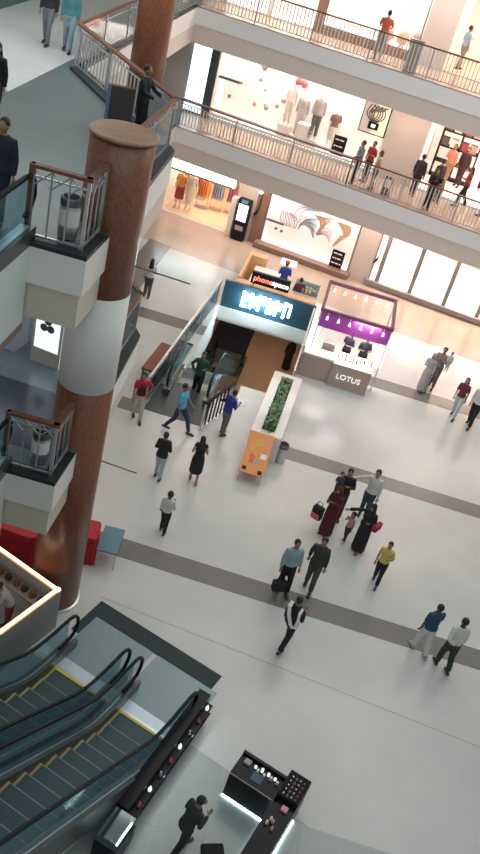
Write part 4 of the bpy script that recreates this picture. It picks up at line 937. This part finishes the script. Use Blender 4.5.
person('salesman in dark top behind the right of the LOTUS counter', 1.9, 26.3, 0, 190, 1.62, ('tshirt', (.03, .03, .05)), ('pants', BK), 'short', ('bend', 'bend'), 0)
SP = person('man in blue shirt and red cap at the phone kiosk', -1.45, 30.2, 0, 10, 1.7, ('tshirt', (.02, .05, .30)), ('pants', BK), 'short', ('bend', 'bend'), 0)
t = MB().ell((0, .0, 0), (.095, .11, .07), cm(.5, .04, .04), 14, 8).build('cap', SP, Matrix.Translation((0, 0, 1.51)), label='red cap')
person('person in maroon clothes leaning by the phone kiosk showcases', -.78, 29.35, 0, 20, 1.6, ('shirt', (.12, .03, .04)), ('pants', (.1, .05, .05)), 'short', ('bend', 'bend'), 0)
person('woman in black robe standing on the basement floor under the sign board', -.5, 32.9, -4.2, 20, 1.65, ('robe', BK), ('robe', BK), 'scarf', ('down', 'down'), 0, True)
person('attendant in red and white clothes bending inside the glowing counter', -4.0, 11.85, 0, 120, 1.45, ('tshirt', (.45, .42, .42)), ('pants', (.33, .03, .05)), 'short', ('fwd', 'bend'), 0, lean=.5)
# first floor
person('man in grey teal shirt, leftmost of the trio on the first-floor gallery', -.08, 32.5, L1, 120, 1.74, ('shirt', (.16, .19, .19)), ('pants', BK), arms=('rail', 'down'), stride=.08)
person('person in red top behind the pair at the first-floor railing', .3, 33.1, L1, 140, 1.66, ('tshirt', (.35, .03, .04)), ('pants', (.05, .04, .05)), 'short', ('bend', 'down'), 0)
person('woman in beige top and grey patterned trousers at the first-floor railing', .62, 32.35, L1, 110, 1.6, ('tshirt', (.5, .42, .38)), ('pants', (.16, .14, .15)), 'bob', ('bend', 'down'), .06, True)
person('man in navy shirt standing with his back turned on the first-floor gallery', 2.12, 33.0, L1, -20, 1.74, ('shirt', (.03, .035, .05)), ('pants', (.03, .03, .035)), arms=('down', 'down'), stride=.08)
person('man half hidden behind the woman in black top on the first floor', 2.85, 33.2, L1, 30, 1.72, ('shirt', (.05, .04, .05)), ('pants', BK), arms=('down', 'down'))
person('woman in black top holding a child at the first-floor railing', 2.65, 31.9, L1, 200, 1.66, ('shirt', BK), ('pants', (.02, .02, .03)), 'bob', ('hip', 'hold'), .06, True, tw=1.1)
person('small child in beige held against the woman in black top', 2.95, 31.95, L1+.3, 200, .95, ('tshirt', (.25, .16, .12)), ('pants', (.1, .09, .09)), 'short', ('down', 'down'), 0, skin='skin')
person('woman in red top and dark trousers walking on the first-floor gallery', 3.95, 33.4, L1, 100, 1.66, ('tshirt', (.30, .03, .03)), ('pants', (.02, .02, .02)), 'long', ('bend', 'bend'), .25, True)
person('person in dark clothes at the far right edge of the first-floor gallery', 4.85, 33.0, L1, 90, 1.68, ('shirt', (.06, .03, .03)), ('pants', (.02, .02, .02)), 'short', ('down', 'down'), .2)
person('man in salmon pink shirt and tan trousers inside the first-floor clothes shop', 3.3, 35.6, L1, 150, 1.78, ('shirt', (.62, .22, .18)), ('pants', (.34, .20, .09)), 'short', ('down', 'bend'), .08)
person('man in dark maroon clothes next to the salmon pink shirt', 3.85, 35.9, L1, 160, 1.74, ('jacket', (.05, .015, .02)), ('pants', (.06, .03, .03)), 'short', ('down', 'down'), .08)
# second floor
person('man in orange-red shirt and grey trousers leaning at the second-floor railing', -.52, 32.75, L2, 0, 1.75, ('tshirt', (.42, .10, .06)), ('pants', (.24, .22, .22)), 'short', ('rail', 'rail'), .08)
person('woman in light blue top and striped trousers in the second-floor shop', 2.35, 35.3, L2, -60, 1.66, ('tshirt', (.25, .42, .55)), ('pants', (.22, .2, .22)), 'short', ('bend', 'down'), .12, True)
person('person in dark top and grey jeans at the top left of the upper floor', -8.3, 22.4, L2, 178, 1.74, ('shirt', (.02, .03, .03)), ('jeans', (.14, .17, .18)), 'short', ('down', 'down'), .15)
person('person in teal shirt and light blue jeans at the top left of the upper floor', -7.72, 22.3, L2, 190, 1.74, ('shirt', (.06, .20, .22)), ('jeans', (.20, .30, .34)), 'short', ('down', 'down'), .15)
person('woman in black top with long dark hair at the upper left edge', -6.66, 15.65, L2, 185, 1.66, ('shirt', (.015, .015, .02)), ('pants', (.02, .04, .045)), 'long', ('down', 'down'), .12, True, 'skin2')
person('large dark clothed person beside the second-floor escalator handrail at left edge', -4.84, 11.78, L2, 175, 1.72, ('jacket', (.012, .02, .028)), ('pants', (.012, .02, .025)), 'short', ('down', 'down'), .1, tw=1.1)
person('person in dark clothes leaning at the wooden railing beyond the column top', -4.35, 17.2, L2, -100, 1.62, ('jacket', (.012, .014, .018)), ('pants', BK), 'short', ('rail', 'rail'), .05)
# mannequins
def mann(label, u, y, z, col, bot, head=180, H=1.75, tt='shirt', bt='pants'):
    person(label, wf(u, y)[0], wf(u, y)[1], z, head, H, (tt, col), (bt, bot), None, ('down', 'down'), 0, False, 'mannequin', cat='mannequin', name='mannequin', shoe=(.5, .48, .46))
mann('mannequin in a white summer dress at the open ground-floor shop', -8.05, .75, .1, (.72, .68, .55), (.7, .66, .5), 175, 1.7, 'dress', 'skirt')
mann('mannequin in an orange dress in the left corner of the ground-floor shop', -8.55, .8, 0, (.7, .3, .08), (.3, .05, .04), 175, 1.7, 'tshirt', 'skirt')
mann('left mannequin in pale clothes on a low plinth in the first-floor window', -4.75, .55, 4.82, (.72, .66, .6), (.68, .62, .56), 175, 1.6)
mann('mannequin in grey top beside the tall plinth in the first-floor window', -4.3, .9, 4.37, (.38, .35, .33), (.45, .42, .4), 170, 1.8)
mann('mannequin in long grey jacket and dark trousers in the first-floor window', -3.6, .55, 4.62, (.42, .38, .37), (.10, .09, .09), 185, 1.78, 'jacket')
mann('mannequin in white skirt and dark scarf at the right of the first-floor window', -2.9, .7, 4.37, (.25, .12, .1), (.7, .64, .55), 190, 1.6, 'tshirt', 'skirt')
mann('mannequin in black jacket at the back of the first-floor clothes shop', 3.1, 2.6, L1, (.03, .02, .02), (.04, .02, .02), 180, 1.75, 'jacket')
mann('mannequin in white trousers and black vest in the first-floor clothes shop', 3.6, 2.2, L1, (.03, .03, .03), (.65, .6, .56), 180, 1.75, 'tshirt')
mann('mannequin in dark maroon coat right of the white trousers', 4.1, 2.5, L1, (.06, .015, .02), (.03, .02, .02), 180, 1.75, 'jacket')
o = thing('sign_stand', 'small grey sign stand with a white card behind the first-floor railing', 'sign', TR(1.15, 32.15, L1, -10)); MB().box(-.14, .14, -.03, .03, .15, .7, M['darksteel']).build('panel', o); MB().box(-.1, .1, -.04, -.03, .3, .6, M['shopwhite']).build('card', o); MB().box(-.16, .16, -.12, .12, 0, .15, M['darksteel']).build('base', o)
o = thing('railing_box', 'grey glass box on the second-floor railing near the grey pillar', 'box', TR(.62, 32.08, L2, -10)); MB().box(-.22, .22, 0, .2, 0, 1.0, M['glassgrey']).build('body', o); MB().box(-.23, .23, -.01, .21, 1.0, 1.03, M['darksteel']).build('lid', o)
# ------------------------------------------------------------------ lights
def area(name, T, sx, sy, power, col, rx=0):
    l = bpy.data.lights.new(name, 'AREA'); l.shape = 'RECTANGLE'; l.size = sx; l.size_y = sy; l.energy = power; l.color = col
    o = bpy.data.objects.new(name, l); COL.objects.link(o); o.matrix_world = T @ Matrix.Rotation(R(rx), 4, 'X'); return o
WARM = (1, .80, .64); NEU = (1, .95, .90)
def shop(u0, u1, y, z, p, c=WARM, d=1.0): area('shop_light', WF @ TR((u0+u1)/2, y, z), (u1-u0)*.9, d, p, c)
shop(-8.9, -5.9, 1.6, 2.74, 130, WARM, 2.6)
shop(-4.4, -.7, .45, 2.7, 120, (1, .95, .92), .6)
shop(.4, 9, 1.1, 2.7, 520, (1, .86, .76), 1.2)
shop(-7.6, -.9, .6, 7.05, 230, (1, .92, .84), .8)
shop(.9, 9, 2.0, 7.05, 420, (1, .82, .70), 3)
shop(-7.8, -4.6, .8, 11.15, 150, (1, .92, .84), 1)
shop(-4.1, -.8, .7, 11.15, 200, (1, .90, .82), .9)
shop(.6, 9, 2.0, 11.15, 330, (1, .82, .70), 3)
for z in (2.95, 7.1, 11.3):
    for u in (-5, 0, 5):
        area('gallery_downlight', WF @ TR(u, -1.1, z), 2.5, .4, 70, (1, .72, .56))
area('basement_light', TR(-1, 32, -.6), 2.5, 3, 28, (1, .75, .55)); area('basement_light', TR(-.8, 23.6-.2, -.6), .6, .3, 5, (.8, .9, 1))
area('left_floor_light', TR(-7.5, 15.5, 7.1), 3, 3, 60, (.8, .95, 1)); area('left_floor_light', TR(-8, 20, 12.2), 4, 6, 160, (.92, .97, 1))
area('left_floor_light', TR(-5.5, 15, 2.95), 2, 3, 30, (1, .9, .8))
area('atrium_fill_light', TR(4.5, 26, 19), 14, 12, 1000, (1, .94, .88))  # unseen area light added overhead as main fill, no fitting built
area('atrium_fill_light', TR(0, 9, 20), 14, 12, 430, (.70, .97, 1))  # unseen teal fill added to tint the near end of the hall
for x, y in ((.5, 26.5), (1.3, 25.9)): area('kiosk_light', TR(x+.4, y-.2, 2.2), .8, .5, 45, (1, .92, .9))
area('kiosk_light', TR(-1.6, 30, 2.8), 1.5, 1, 30, (1, .85, .7))
l = bpy.data.lights.new('counter_spot', 'SPOT'); l.energy = 60; l.spot_size = R(50); l.color = (.8, .93, 1); o = bpy.data.objects.new('counter_spot', l); COL.objects.link(o); o.matrix_world = TR(-.95, 22.0, 3.4)
area('facade_fill_light', TR(2, 17, 17), 10, 2, 500, (1, .95, .90), 55)  # unseen fill added to brighten the upright gallery fascias
wd = bpy.data.worlds.new('world'); SC.world = wd; wd.use_nodes = True
wd.node_tree.nodes['Background'].inputs[0].default_value = (.93, .98, .98, 1); wd.node_tree.nodes['Background'].inputs[1].default_value = .36
# ------------------------------------------------------------------ camera
cam = bpy.data.cameras.new('camera'); co = bpy.data.objects.new('camera', cam); COL.objects.link(co)
F = V3((-0.04261315, 0.83482734, -0.54886013)); Rt = V3((0.95534758, 0.19482412, 0.22215886)); U = V3((-0.29239548, 0.51488531, 0.80585235))
co.matrix_world = Matrix(((Rt.x, U.x, -F.x, 0), (Rt.y, U.y, -F.y, 0), (Rt.z, U.z, -F.z, 13.98), (0, 0, 0, 1)))
cam.sensor_fit = 'VERTICAL'; cam.sensor_height = 24; cam.lens = 893/854*24; cam.clip_end = 200
SC.camera = co
SC.view_settings.view_transform = 'Standard'; SC.view_settings.look = 'None'; SC.view_settings.gamma = 1; SC.view_settings.exposure = 0
SC.view_settings.use_curve_mapping = False
SC.cycles.use_denoising = True
